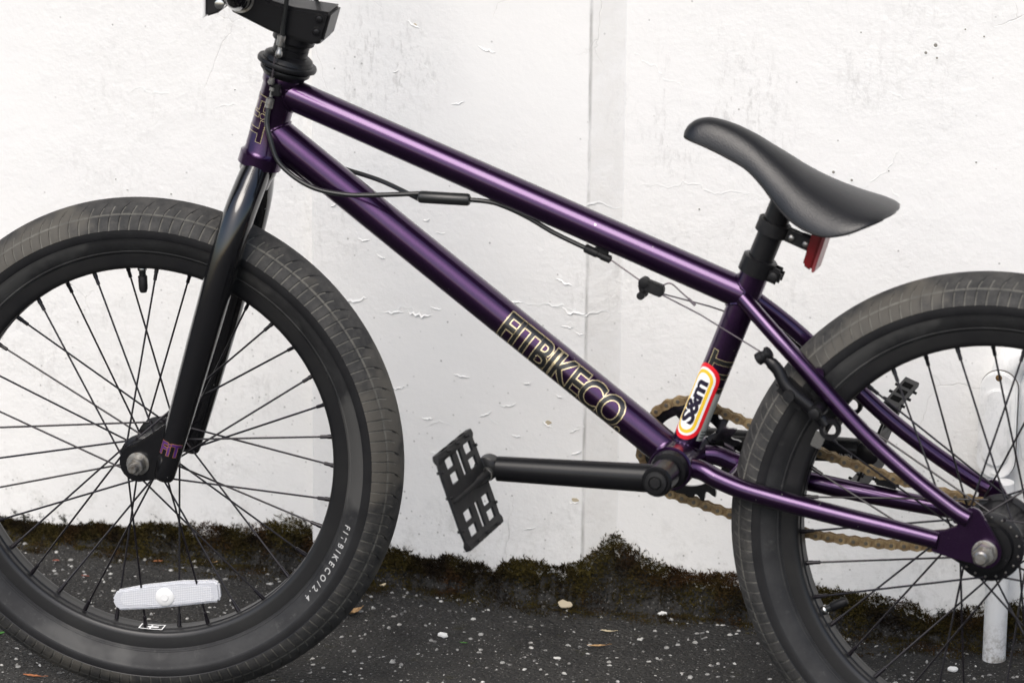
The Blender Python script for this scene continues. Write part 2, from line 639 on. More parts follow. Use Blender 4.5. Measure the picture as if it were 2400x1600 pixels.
for x, z, r in ((-.5548, .2055, .0042), (-.5233, .1200, .0045), (-.7095, .6372, .003)):
    k = 9
    P = [(r * rf.uniform(.6, 1.25) * math.cos(2 * math.pi * i / k), r * .6 * rf.uniform(.6, 1.2) * math.sin(2 * math.pi * i / k)) for i in range(k)]
    o = obj('bare_patch', prism(P, -.0005, .0003), M_BARE, W, smooth=False)
    o.location = (x, YM, z)
CRACKS = [
[(-0.753, 0.3088), (-0.7334, 0.3146), (-0.7138, 0.3204), (-0.6991, 0.3174), (-0.682, 0.3234)] ,
[(-0.6062, 0.3344), (-0.5821, 0.3381), (-0.5532, 0.3404), (-0.5363, 0.3362), (-0.5184, 0.3292), (-0.5051, 0.3334), (-0.4932, 0.3355), (-0.4859, 0.3294)] ,
[(-0.4697, 0.474), (-0.4415, 0.4802), (-0.4134, 0.4864), (-0.3946, 0.4838), (-0.371, 0.475), (-0.3524, 0.479), (-0.3244, 0.4744)] ,
[(-0.5548, 0.4514), (-0.5167, 0.4519), (-0.5025, 0.4569), (-0.4787, 0.4538)] ,
[(-0.544, 0.3134), (-0.5321, 0.3217), (-0.521, 0.3132)] ,
[(-0.653, 0.3368), (-0.636, 0.3432), (-0.6215, 0.3374)] ,
[(-0.4726, 0.6236), (-0.4607, 0.6129), (-0.4442, 0.6073), (-0.4346, 0.5941), (-0.4158, 0.5886)] ,
[(-0.2188, 0.4957), (-0.1858, 0.531), (-0.1795, 0.5431)] ,
[(-0.1999, 0.6035), (-0.1861, 0.5978), (-0.1724, 0.5966)] ,
[(-0.1871, 0.5031), (-0.1773, 0.4854), (-0.1718, 0.4626)] ,
[(-0.6934, 0.1861), (-0.6788, 0.195), (-0.664, 0.1891)] ,
[(-0.6299, 0.2123), (-0.6201, 0.2011), (-0.6078, 0.195)] ,
[(-1.0449, 0.5312), (-1.0247, 0.5367), (-1.0097, 0.535), (-0.9948, 0.5328)] ,
[(-0.945, 0.5224), (-0.9251, 0.5274), (-0.9152, 0.5272)] ,
[(-0.7006, 0.595), (-0.6909, 0.577), (-0.6764, 0.5569)] ,
[(-0.528, 0.2081), (-0.5254, 0.1986), (-0.5134, 0.2047)] ,
]
# lifted lips of paint along the open cracks: one edge stands proud, the other is the shadow line
def crack(poly, seed):
    rnd = random.Random(seed)
    P = [Vector((x, 0, z)) for x, z in poly]
    for lvl in range(3):
        Q = []
        for a, b in zip(P, P[1:]):
            d = b - a
            m = (a + b) / 2 + Vector((-d.z, 0, d.x)) * rnd.uniform(-.22, .22)
            Q += [a, m]
        P = Q + [P[-1]]
    V, F = [], []
    k = len(P)
    for i, p in enumerate(P):
        e = math.sin(math.pi * (i + .5) / k) ** .5
        y = 0
        yw = wally(p.x)
        h = rnd.uniform(.0002, .0006) * e
        w = rnd.uniform(.0012, .0030) * e
        V += [(p.x, yw - .0001, p.z + w), (p.x + .0002, yw - h, p.z + .0003), (p.x, yw - h * .8, p.z - .0002), (p.x, yw + .0003, p.z - .0004)]
    for i in range(k - 1):
        for j in range(3):
            a = i * 4 + j
            F.append([a, a + 1, a + 5, a + 4])
    return V, F
def wally(x):
    if x < -.8275 or x > -.479:
        return YL
    if x < -.513:
        return YM
    return YM + (x + .513) / .034 * (YL - YM)
for i, c_ in enumerate(CRACKS):
    obj('paint_crack', crack(c_, i + 40), M_FLAKE, W, ang=30)
M_PIT = mat('pit', (.24, .23, .20), .9)
for x, z, r in [(-0.1463, 0.655, 0.004), (-0.1563, 0.6461, 0.0031), (-0.1444, 0.6415, 0.0022), (-0.0959, 0.6679, 0.0018), (-0.2499, 0.5099, 0.0031), (-0.23, 0.5028, 0.0027), (-0.0985, 0.5334, 0.0018), (-0.1158, 0.6741, 0.0018), (-0.2256, 0.6626, 0.0014), (-0.1907, 0.5164, 0.0014), (-0.9196, 0.5457, 0.0014), (-1.0609, 0.4325, 0.0014), (-0.9955, 0.4211, 0.0018), (-1.0474, 0.4215, 0.0014), (-0.3944, 0.4567, 0.0018)]:
    # blister rim around a small air hole in the render
    g = join(wm(lathe([(.0001, r * 1.05), (.0003, r * .9), (.0003, r * .8), (.0001, r * .65)], (0, 0, 0), (0, -1, 0), 14, True), 0),
             wm(lathe([(.0001, r * .5), (.0004, r * .42)], (0, 0, 0), (0, -1, 0), 14), 1))
    o = obj('air_hole', g, [M_FLAKE, M_PIT], W)
    o.location = (x, YL, z)

# ------------------------------------------------------------------ moss along the foot of the wall
PL = [(-2.60, .030), (-2.30, .022), (-2.05, .034), (-1.80, .024), (-1.55, .032), (-1.30, .022), (-1.2137, .0205), (-1.1823, .0178), (-1.1613, .018), (-1.1352, .0178), (-1.109, .0207), (-1.0881, .0266), (-1.0571, .0234), (-1.0259, .0335), (-.9951, .0333), (-.9694, .0381), (-.9438, .0389), (-.9234, .0391), (-.8979, .044), (-.8826, .0507), (-.8573, .0596), (-.8441, .058), (-.832, .050)]
PM = [(-.8298, .0384), (-.7907, .0327), (-.7558, .0391), (-.7409, .0393), (-.7211, .0405), (-.6988, .032), (-.6815, .0339), (-.6643, .0419), (-.6421, .0344), (-.6273, .0351), (-.6125, .0253), (-.6029, .0398), (-.5737, .0461), (-.5444, .0405), (-.5226, .0469), (-.5100, .0540)]
PR = [(-.5077, .0557), (-.4957, .0685), (-.4839, .0807), (-.4717, .0791), (-.4608, .0674), (-.4521, .0644), (-.435, .0554), (-.4083, .0485), (-.389, .0443), (-.3699, .0479), (-.3509, .0521), (-.3316, .0483), (-.3125, .0456), (-.289, .0532), (-.2556, .0462), (-.2366, .0444), (-.213, .0432), (-.1894, .0425), (-.1659, .0418), (-.1424, .0381), (-.1231, .0232), (-.1049, .0327), (-.0866, .0421), (-.0636, .0448), (-.0316, .0534), (.15, .05), (.32, .036), (.55, .048), (.80, .033), (1.10, .044), (1.6, .035)]
PROF = PL + PM + PR
def htop(x):
    for (a, b), (c, d) in zip(PROF, PROF[1:]):
        if a <= x <= c:
            return b + (d - b) * (x - a) / (c - a + 1e-9)
    return .03
def wally(x):
    if x < -.8275 or x > -.477:
        return YL
    if x < -.513:
        return YM
    return YM + (x + .513) / .034 * (YL - YM)
def moss():
    rnd = random.Random(21)
    V, F = [], []
    def blade(p, d, L, w):
        d = d.normalized()
        s = d.cross(Vector((rnd.uniform(-1, 1), rnd.uniform(-1, 1), rnd.uniform(-1, 1)))).normalized() * w
        b = len(V)
        q = p + d * L * .55 + Vector((0, 0, -.0004))
        V.extend([p - s * .5, p + s * .5, q + s * .55, p + d * L, q - s * .55])
        F.append([b, b + 1, b + 2, b + 3, b + 4])
    for i in range(74000):
        x = rnd.uniform(-1.28, .12) if i < 48000 else rnd.choice((rnd.uniform(-2.4, -1.28), rnd.uniform(.12, 1.3)))
        ht = htop(x)
        heap = max(0, ht - .030)
        depth = (.015 + heap * .55) * (.6 + .8 * abs(math.sin(x * 23) * math.sin(x * 61 + 1)))
        u = rnd.random() ** .62
        zc = ht * u
        thick = depth * (1 - u) ** .8
        y = wally(x) - thick * rnd.uniform(.0, 1.)
        if math.sin(x * 41 + 2 * math.sin(x * 13)) * math.sin(zc * 130 + x * 23 + 1) < -.25 and rnd.random() < (.15 if -.53 < x < -.40 else .6):
            continue
        if u > .85 and rnd.random() < (u - .85) * 3.0:
            continue
        p = Vector((x, y - .0004, zc + rnd.uniform(-.002, .001)))
        for k in range(2):
            d = Vector((rnd.gauss(0, .8), rnd.gauss(-.55, .5), rnd.gauss(.7, .6)))
            L = rnd.uniform(.0020, .0055)
            blade(p, d, L, rnd.uniform(.0006, .0013))
    # upright fringe on the paint
    for i in range(3400):
        x = rnd.uniform(-2.4, 1.3)
        ht = htop(x)
        p = Vector((x, wally(x) - rnd.uniform(.0003, .0012), ht * rnd.uniform(.75, 1.08)))
        for k in range(rnd.choice((1, 2, 3))):
            blade(p, Vector((rnd.gauss(0, .7), rnd.uniform(-.25, .02), 1)), rnd.uniform(.002, .006), rnd.uniform(.0004, .0009))
    # low cushions creeping onto the asphalt
    for c in range(1150):
        cx = rnd.uniform(-2.4, 1.3)
        cy = wally(cx) - abs(rnd.gauss(0, .020)) - .004
        cr = .003 + .014 * rnd.random() ** 1.8
        for i in range(int(cr * 7000)):
            a, r = rnd.uniform(0, 6.283), cr * rnd.random() ** .5
            p = Vector((cx + r * math.cos(a) * 1.6, cy + r * math.sin(a), (1 - (r / cr) ** 2) * cr * .28))
            blade(p, Vector((rnd.gauss(0, .7), rnd.gauss(-.2, .6), 1)), rnd.uniform(.0015, .0035), rnd.uniform(.0006, .0012))
    return V, F
mo = obj('moss', moss(), M_MOSS, smooth=False)
tag(mo, 'dark brown and olive moss growing along the foot of the wall', 'moss', kind='stuff')

# soil bank that the moss grows on
def bank():
    rnd = random.Random(8)
    V, F = [], []
    n = 800
    rows = 6
    for i in range(n):
        x = -2.5 + 3.9 * i / (n - 1)
        ht = htop(x) * (.70 + .22 * rnd.random())
        if -.53 < x < -.40:
            ht = htop(x) * .84
        dep = (.020 + max(0, htop(x) - .03) * .42) * rnd.uniform(.75, 1.2)
        for j in range(rows):
            t = j / (rows - 1)
            V.append((x + rnd.uniform(-.001, .001), wally(x) + .003 - dep * t, max(-.004, ht * (1 - t) ** 1.5 * (1 + rnd.uniform(-.2, .2)) - .004 * t + .0006)))
    for i in range(n - 1):
        for j in range(rows - 1):
            a = i * rows + j
            F.append([a, a + 1, a + rows + 1, a + rows])
    return V, F
M_SOIL = mat('damp_soil', (.02, .018, .014), .95, spec=.2)
n = N(M_SOIL)
n.base(n.mix(n.ramp(n.noise(120, 5, .7), .4, .7), (.012, .011, .008), (.040, .035, .026)))
n.normal(n.bump(n.noise(160, 5, .7), .9, .005))
b_ = obj('soil', bank(), M_ASPH, ang=180)
tag(b_, kind='structure')

# grit
def grit():
    rnd = random.Random(33)
    V, F = [], []
    for i in range(19000):
        x, y = rnd.uniform(-2.3, 1.2), rnd.uniform(-.35, .40)
        if y > wally(x) - .012:
            continue
        r = .0006 + .0030 * rnd.random() ** 3.2
        h = r * rnd.uniform(.35, .8)
        a0 = rnd.uniform(0, 6)
        k = rnd.choice((5, 6, 7))
        b = len(V)
        e = rnd.uniform(.35, 1)
        ca, sa = math.cos(a0), math.sin(a0)
        for (rr, z) in ((1., 0), (.92, .55), (.5, 1.)):
            for j in range(k):
                a = 2 * math.pi * j / k
                q = rr * r * rnd.uniform(.8, 1.15)
                px, py = q * math.cos(a), q * e * math.sin(a)
                V.append((x + px * ca - py * sa, y + px * sa + py * ca, -.0005 + z * h + rnd.uniform(-.1, .1) * h))
        for s in range(2):
            for j in range(k):
                F.append([b + s * k + j, b + s * k + (j + 1) % k, b + (s + 1) * k + (j + 1) % k, b + (s + 1) * k + j])
        F.append([b + 2 * k + j for j in range(k)])
    return V, F
gr = obj('grit', grit(), M_STONE, smooth=False)
tag(gr, 'pale grit and stone chips scattered over the dark asphalt', 'grit', kind='stuff')

# fallen leaves and litter
def leaf(L, w, curl, seed, stem=.25):
    rnd = random.Random(seed)
    k = 10
    V, F = [], []
    bend = rnd.uniform(-.25, .25)
    for i in range(k):
        t = i / (k - 1)
        ww = w * math.sin(math.pi * min(1, t * .95 + .05)) ** .75 * rnd.uniform(.85, 1.1) + .0002
        x = (t - .5) * L
        z = .0012 + curl * (2 * t - 1) ** 2
        y = bend * L * (t - .5) ** 2
        for s, dz in ((-1, .32), (-.5, .1), (0, 0), (.5, .1), (1, .32)):
            V.append((x, y + s * ww * .5, z + dz * ww * (1 + rnd.uniform(-.2, .2))))
    for i in range(k - 1):
        for j in range(4):
            a = i * 5 + j
            F.append([a, a + 1, a + 6, a + 5])
    g = (V, F)
    if stem:
        p = Vector(V[(k - 1) * 5 + 2])
        g = join(g, tube(spline([p, p + Vector((L * stem * .5, .001, .0005)), p + Vector((L * stem, .003, -.0004))], 4), .0004, 5))
    return g
def leafmat(name, a, b):
    m = mat(name, a, .7)
    n = N(m)
    n.base(n.mix(n.ramp(n.noise(180, 4, .7), .4, .65), a, b))
    return m
LT = leafmat('tan_leaf', (.44, .28, .13), (.22, .12, .05))
LO = leafmat('orange_leaf', (.40, .15, .055), (.22, .07, .03))
LR = leafmat('rust_leaf', (.27, .06, .03), (.13, .035, .02))
LP = leafmat('pale_leaf', (.58, .50, .34), (.40, .32, .2))
LG = leafmat('green_leaf', (.06, .22, .03), (.04, .15, .02))
for x, y, L, w, c, rz, m, lab in (
    (-.741, .262, .026, .011, .004, 1.15, LT, 'curled tan leaf with a stalk on the asphalt beside the front tyre'),
    (-.937, .372, .019, .0030, .001, 1.0, LT, 'thin tan needle leaf seen through the front wheel near the moss'),
    (-1.002, .350, .011, .0040, .001, .5, LO, 'short orange leaf scrap seen between the front wheel spokes above the reflector'),
    (-1.062, .281, .010, .0025, .0005, .0, LR, 'flat rust-red leaf sliver left of the white spoke reflector'),
    (-1.112, .317, .008, .0035, .0006, .3, LR, 'small rust-red leaf scrap farthest left inside the front wheel'),
    (-.461, .248, .022, .0042, .0015, .35, LT, 'slender tan leaf lying alone on open asphalt between the wheels'),
    (-.462, .294, .015, .0040, .0015, .1, LP, 'pale dried leaf on open asphalt below the moss heap'),
    (-.600, .213, .009, .0022, .0006, .1, LG, 'tiny bright green leaf sliver on the asphalt right of the front tyre'),
    (-.868, .372, .010, .0035, .001, .8, LO, 'orange leaf scrap close behind the right rim of the front wheel'),
    (-1.001, -.021, .022, .0050, .001, .05, LO, 'orange leaf in the bottom left corner under the front tyre'),
    (-1.083, .080, .018, .0080, .003, .6, LG, 'bright green leaf at the left edge beside the front tyre'),
    (-.335, .372, .006, .0040, .001, .2, LO, 'orange leaf crumb beside the rear tyre at the edge of the moss'),
    (-.737, .352, .010, .0055, .003, 1.2, LP, 'pale seed husk caught in the moss right of the front tyre')):
    o = obj('fallen_leaf', leaf(L, w, c, int(x * 1000), 0 if L < .012 else .22), m, ang=60)
    o.location = (x, y, 0.0008)
    o.rotation_euler = (0, 0, rz)
    tag(o, lab, 'leaf', 'leaf litter on the asphalt')
for x, y, r, lab in ((-.419, .366, .0065, 'large white paint chip lying below the moss between the wheels'),
                     (-.628, .229, .0065, 'flat white paint chip on asphalt midway between front tyre and pedal'),
                     (-.084, .301, .0060, 'white paint chip lying beside the foot of the white pipe'),
                     (-.525, .350, .0085, 'tan crumb of plaster at the foot of the moss heap')):
    k = 9
    P = [(r * rf.uniform(.6, 1.2) * math.cos(2 * math.pi * i / k), r * .7 * rf.uniform(.6, 1.2) * math.sin(2 * math.pi * i / k)) for i in range(k)]
    tan = lab.startswith('tan')
    o = obj('plaster_crumb' if tan else 'paint_chip', prism(P, -.0012, .0012, .0004), M_BARE if tan else M_FLAKE, smooth=False)
    o.location = (x, y, .002 if not tan else .006)
    o.rotation_euler = (R(-78 if not tan else -50), 0, rf.uniform(-.4, .4))
    tag(o, lab, 'plaster' if tan else 'paint chip')

# ------------------------------------------------------------------ white conduit with its junction body
E_ = empty('wall_conduit')
E_.location = (-.049, .343, 0)
tag(E_, 'white painted pipe and oval junction box on the wall behind the rear wheel', 'conduit')
M_CON = mat('conduit_white_paint', (.74, .74, .735), .40, spec=.4)
n = N(M_CON)
k = n.ramp(n.noise(50, 5, .75, n.mapping((1, 1, .5))), .50, .72)
zz = n.sep()[2]
low = n.ramp(zz, .0, .05, 1, 0)
k2 = n.math('MULTIPLY', low, n.ramp(n.noise(130, 4, .75), .45, .6))
c = n.mix(n.math('MULTIPLY', k, .55), (.82, .82, .81), (.42, .42, .41))
c = n.mix(n.math('MULTIPLY', k2, .7), c, (.20, .17, .12))
n.base(c)
n.normal(n.bump(n.noise(70, 4, .6), .35, .002))
T = Matrix.Translation((.049, -.343, 0))
obj('pipe', lathe([(-.02, .0125), (.13, .0125), (.20, .0128)], (0, .005, 0), (0, 0, 1), 24), M_CON, E_)
obj('coupling', lathe([(.112, .0128), (.113, .0150), (.150, .0150), (.152, .0128)], (0, .006, 0), (0, 0, 1), 24), M_CON, E_)
def oval(cx, cz0, cz1, r, n=14):
    P = []
    for i in range(n + 1):
        a = math.pi * i / n
        P.append((cx + r * math.cos(a), cz1 - r + r * math.sin(a)))
    for i in range(n + 1):
        a = math.pi + math.pi * i / n
        P.append((cx + r * math.cos(a), cz0 + r + r * math.sin(a)))
    return P
obj('box_body', prism(oval(-.0585, .201, .3140, .0178), .366, .404, .002), M_CON, E_, xf=T)
obj('dark_outline', prism(oval(-.0590, .1978, .3172, .0207), .3650, .3672, 0), mat('grime_and_gap_shade', (.13, .125, .115), .9), E_, xf=T)  # dark ring added for the dirt and gap shadow round the cover edge
cv = obj('box_cover', prism(oval(-.0592, .1985, .3165, .0200), .3580, .3665, .0015), M_CON, E_, xf=T)
obj('raised_panel', prism(oval(-.0592, .2130, .2985, .0140), .3550, .3590, .0014), M_CON, cv, xf=T)
M_RUST = mat('rusty_screw', (.20, .12, .05), .6, .5)
for z, m in ((.3105, M_RUST), (.2050, M_CON)):
    obj('screw', join(lathe([(0, .0040), (.0016, .0038), (.0022, .0026)], (-.0592, .3597, z), (0, -1, 0), 14),
                      box((-.0592, .3572, z), (.0052, .0008, .0009))), m, cv, xf=T)
obj('elbow', tube(spline([(-.058, .387, .300), (-.050, .385, .323), (-.036, .392, .338), (-.020, .415, .345)], 6), [.0165] * 19, 20), M_CON, E_, xf=T)

# ================================================================== THE BICYCLE
TR = .2575
WB = .87459
BIKE = empty('bicycle')
BIKE.rotation_euler = (R(-3.6), 0, 0)
tag(BIKE, 'purple bicycle with black fork and wheels leaning against the white wall', 'bicycle')
def V3(*a):
    return Vector(a)
AX = V3(math.cos(R(75.2)), 0, math.sin(R(75.2)))      # steering axis
P0 = V3(-.7624, 0, .570)
STEER = Matrix.Translation(P0) @ Matrix.Rotation(.10796, 4, AX) @ Matrix.Translation(-P0)
def hax(t, lat=0., fw=0.):
    f = V3(-AX.z, 0, AX.x)
    return P0 + AX * t + V3(0, lat, 0) + f * fw

# frame ------------------------------------------------------------
def tt(x): return .5879 - .342 * (x + .5888)
def dt(x): return .4852 - .686 * (x + .586)
BB = V3(-.319, 0, .3025)
SA = V3(1 / 2.86, 0, 1).normalized()
def sx(z, y=0.): return V3(-.319 + (z - .303) / 2.86, y, z)

ht = obj('head_tube', lathe([(-.0085, .0205), (-.0080, .0222), (.0035, .0222), (.0050, .0205), (.0080, .0186), (.078, .0186), (.0800, .0200), (.0850, .0203), (.0870, .0200)], P0, AX, 40), M_PURP, BIKE)
tt_o = obj('top_tube', tube([(-.742, 0, tt(-.742)), (-.500, 0, tt(-.5)), (-.2600, 0, tt(-.26))], .0159, 40), M_PURP, BIKE)
dt_o = obj('down_tube', tube([(-.757, 0, dt(-.757)), (-.5, 0, dt(-.5)), (-.320, 0, dt(-.320))], .0176, 40), M_PURP, BIKE)
st_o = obj('seat_tube', tube([sx(.306), sx(.40), sx(.497)], .0143, 36), M_PURP, BIKE)
bb_o = obj('bottom_bracket_shell', lathe([(-.0395, .0208), (-.0380, .0222), (.0380, .0222), (.0395, .0208)], BB, (0, 1, 0), 40), M_PURP, BIKE)
# weld beads: the saddle line where one tube meets another
dtd = V3(1, 0, -.686).normalized()
ttd = V3(1, 0, -.342).normalized()
def weld(c, d, r, oc, od, orr, sgn, w=.0015):
    c, d, oc, od = Vector(c), Vector(d).normalized(), Vector(oc), Vector(od).normalized()
    u = d.orthogonal().normalized()
    v = d.cross(u)
    P = []
    for i in range(61):
        b = 2 * math.pi * i / 60
        q = c + (u * math.cos(b) + v * math.sin(b)) * r
        lo, hi = 0., .09
        for _ in range(26):
            m = (lo + hi) / 2
            p = q + d * sgn * m - oc
            if (p - od * p.dot(od)).length > orr:
                hi = m
            else:
                lo = m
        P.append(q + d * sgn * hi)
    return tube(P, [w * (.75 + .4 * (i % 2)) for i in range(61)], 6, False)
obj('weld_bead', weld((-.7415, 0, tt(-.7415)), ttd, .0160, P0, AX, .0187, 1), M_PURP, tt_o)
obj('weld_bead', weld((-.2590, 0, tt(-.2590)), ttd, .0160, sx(.303), SA, .0144, -1), M_PURP, tt_o)
obj('weld_bead', weld((-.7545, 0, dt(-.7545)), dtd, .0177, P0, AX, .0187, 1), M_PURP, dt_o)
obj('weld_bead', weld((-.3190, 0, dt(-.3190)), dtd, .0177, BB, (0, 1, 0), .0223, -1), M_PURP, dt_o)
obj('weld_bead', weld(sx(.303), SA, .0144, BB, (0, 1, 0), .0223, 1), M_PURP, st_o)
# gusset under the down tube at the head
obj('gusset', tube([V3(-.735, 0, dt(-.735) - .013), V3(-.700, 0, dt(-.700) - .0125), V3(-.690, 0, dt(-.690) - .010)], [.0105, .0095, .007], 20), M_PURP, dt_o)
CS = [(-.318, .022, .3020), (-.2909, .030, .3026), (-.2724, .034, .2965), (-.2456, .0385, .2897), (-.2193, .0415, .2856), (-.1853, .044, .2807), (-.1409, .047, .2749), (-.089, .051, .2689), (-.0456, .056, .2640)]
SS = [(-.2590, .011, .4740), (-.2233, .026, .4453), (-.1883, .034, .4151), (-.1275, .043, .3605), (-.0788, .050, .3248), (-.0336, .056, .2968), (-.0170, .0575, .2890)]
for s in (-1, 1):
    P = spline([(x, s * y, z) for x, y, z in CS], 6)
    L = len(P)
    obj('chain_stay', tube(P, [.0098 if i < L * .75 else .0098 - .0012 * (i - L * .75) / (L * .25) for i in range(L)], 28), M_PURP, BIKE)
    P = spline([(x, s * y, z) for x, y, z in SS], 6)
    L = len(P)
    obj('seat_stay', tube(P, [.0082] * L, 28), M_PURP, BIKE)
    dp = [(-.052, .2525), (-.030, .2478), (-.0195, .2462)] + [(.0160 * math.cos(a), TR + .0160 * math.sin(a)) for a in [R(-130 + 18 * i) for i in range(10)]] + [(.0055, .2790), (-.0075, .2985), (-.0150, .3010), (-.0255, .2955), (-.0285, .2810), (-.0400, .2755), (-.053, .2730)]
    obj('dropout', prism(dp, s * .0545 - .003, s * .0545 + .003, .001), M_PURP, BIKE)
obj('brake_bridge', tube([(-.176, -.036, .412), (-.176, .036, .412)], .006, 16), M_PURP, BIKE)
obj('chain_stay_bridge', tube([(-.262, -.034, .293), (-.262, .034, .293)], .006, 16), M_PURP, BIKE)

# decals on the frame
def decal(name, g, m, parent):
    return obj(name, g, m, parent, smooth=True, ang=180)
def two_tone(name, parent, body, size, o, ex, r, phi0, rot=False, gold=.0007, m1=M_GOLD, m0=M_DBLK, spacing=.92, bold=.0006, side=Vector((0, -1, 0)), sy=1., lift=.00012, inner=False):
    lay = [(gold, m1, lift), (0., m0, lift + .00016)]
    if inner:
        lay += [(-.0013, m1, lift + .00032), (-.0019, M_PURP, lift + .00048)]
    for off, m, dr in lay:
        V, F = text(body, size, off, spacing, bold)
        V = [Vector((p.x, p.y * sy, 0)) for p in V]
        if rot:
            V = [Vector((-p.x, -p.y, 0)) for p in V]
        decal(name, wrap((V, F), o, ex, r + dr, phi0, side), m, parent)
two_tone('down_tube_lettering', dt_o, 'FITBIKECO.', .0352, V3(-.4365, 0, dt(-.4365)), dtd, .0176, R(-3), gold=.0011, spacing=.88, bold=.0004, sy=1.33)
two_tone('head_tube_lettering', ht, 'FiT', .036, hax(.0430), -AX, .0186, R(-52), gold=.0006, m0=M_PURP, side=Vector((0, -1, 0)), spacing=1.05, sy=1.2)
two_tone('seat_tube_lettering', st_o, 'FiT', .034, sx(.3985), SA, .0143, R(-30), gold=.0006, m0=M_DBLK, spacing=1.0, sy=1.1)

STK = V3(-.3000, 0, 0)
stc = sx(.3650)
stk = None
for L, w, m, dr in ((.082, .0345, M_SRED, .00030), (.0735, .0268, M_SWHT, .00042), (.0685, .0222, M_SYEL, .00054), (.0615, .0158, M_SWHT, .00066)):
    o = decal('sticker' if stk is None else 'sticker_band', wrap(capsule2d(L, w), stc, SA, .0143 + dr, R(24)), m, BIKE if stk is None else stk)
    stk = stk or o
stk.parent = st_o
for ch in list(stk.children):
    ch.parent = st_o
g = text('S&m', .0272, 0, .90, .0011)
g = ([Vector((p.x, p.y * .78, 0)) for p in g[0]], g[1])
decal('sticker_lettering', wrap(g, stc, SA, .0143 + .00085, R(24)), M_SINK, st_o)
TPW = ([Vector((x, y, 0)) for x, y in ((-.026, -.005), (.026, -.005), (.026, .005), (-.026, .005))], [[0, 1, 2, 3]])
decal('tape_strip', wrap(TPW, sx(.3540), SA, .0143 + .0002, R(-62)), M_TAPE, st_o)
for k in range(3):
    TP = ([Vector((x, y, 0)) for x, y in ((-.0005, -.004), (.0005, -.004), (.0005, .003), (-.0005, .003))], [[0, 1, 2, 3]])
    decal('tape_mark', wrap(TP, sx(.333 + .003 * k), SA, .0143 + .0004, R(-62)), M_DBLK, st_o)

# seat post, clamp, saddle --------------------------------------------
obj('seat_post', tube([sx(.480), sx(.52), sx(.600)], .0127, 32), M_SAT, BIKE)
sc = obj('seat_clamp', lathe([(-.0085, .0150), (-.0080, .0175), (.0080, .0175), (.0090, .0160), (.0090, .0128), (-.0085, .0128)], sx(.5055), SA, 36, True), M_SAT, BIKE)
cm = Matrix.Rotation(-math.atan(1 / 2.86), 4, 'Y').inverted()
rmat = Matrix(((SA.z, 0, SA.x, 0), (0, 1, 0, 0), (-SA.x, 0, SA.z, 0), (0, 0, 0, 1)))
for s in (-1, 1):
    obj('clamp_ear', box(sx(.5045) + rmat @ V3(.0185, s * .0062, 0), (.016, .0075, .0155), .003, rmat), M_SAT, sc)
obj('clamp_bolt', lathe([(-.0125, .0035), (-.0120, .0042), (.0120, .0042), (.0125, .0035)], sx(.5045) + rmat @ V3(.0195, 0, 0), (0, 1, 0), 16), M_PLAS, sc)

SEAT = [  # x, ridge z, skirt z, half width
    (-.3262, .6335, .6300, .0060), (-.3225, .6395, .6275, .0120), (-.3140, .6455, .6255, .0165), (-.3000, .6480, .6215, .0190),
    (-.2790, .6440, .6140, .0225), (-.2580, .6360, .6050, .0270), (-.2400, .6265, .5915, .0340), (-.2240, .6180, .5760, .0420),
    (-.2080, .6090, .5640, .0500), (-.1900, .6005, .5560, .0565), (-.1700, .5930, .5530, .0610), (-.1500, .5868, .5570, .0615),
    (-.1330, .5822, .5640, .0560), (-.1210, .5780, .5690, .0430), (-.1150, .5745, .5705, .0230), (-.1135, .5725, .5712, .0080)]
def saddle():
    st = spline(SEAT, 5)
    V, F = [], []
    m = 33
    for x, zr, zb, w in st:
        H = zr - zb
        for j in range(m):
            u = -1 + 2 * j / (m - 1)
            uu = math.sin(u * math.pi / 2)
            q = (1 - abs(uu) ** 2.3) ** (1 / 1.55) if abs(uu) < 1 else 0
            V.append(V3(x, w * uu, zb + H * q))
        V.append(V3(x, w * .80, zb - .001 + .18 * H))
        V.append(V3(x, 0, zb + .3 * H))
        V.append(V3(x, -w * .80, zb - .001 + .18 * H))
    k = m + 3
    for i in range(len(st) - 1):
        for j in range(k):
            j2 = (j + 1) % k
            F.append([i * k + j, i * k + j2, (i + 1) * k + j2, (i + 1) * k + j])
    F.append(list(range(k)))
    F.append([(len(st) - 1) * k + j for j in range(k)])
    return V, F
sad = obj('saddle', saddle(), M_SAD, BIKE, ang=70)
def lip():
    st = spline(SEAT, 5)[3:-9]
    P = [V3(x, -w * 1.0, zb + .0004) for x, zr, zb, w in st]
    Q = [V3(x, w * 1.0, zb + .0004) for x, zr, zb, w in st]
    return join(tube(P, .0011, 8), tube(Q, .0011, 8))
obj('saddle_base_lip', lip(), M_PLAS, sad)
obj('saddle_mount', tube([sx(.572), sx(.590)], [.0145, .0165], 24), M_PLAS, sad)
# rear reflector on its bracket
br = obj('reflector_bracket', join(lathe([(-.0065, .0129), (-.0065, .0165), (.0065, .0165), (.0065, .0129)], sx(.5450), SA, 32, True),
         box(sx(.5450) + rmat @ V3(.0330, -.004, -.0005), (.036, .0055, .0125), .001, rmat),
         box(sx(.5450) + rmat @ V3(.0330, .004, -.0005), (.036, .0055, .0125), .001, rmat)), M_PLAS, BIKE)
for k in (.0215, .0365):
    obj('bracket_screw', join(lathe([(.0068, .0032), (.0088, .0030), (.0096, .0020)], sx(.5450) + rmat @ V3(k, 0, -.0005), (0, -1, 0), 14)), M_STEEL, br)
rr = Matrix.Translation(V3(-.1905, 0, .5290)) @ Matrix.Rotation(R(14), 4, 'Y')
rfl = obj('reflector', prism([(-.0065, -.018), (.0035, -.021), (.0050, .022), (-.0065, .020)], -.015, .015, .002), M_RED, BIKE, xf=rr)
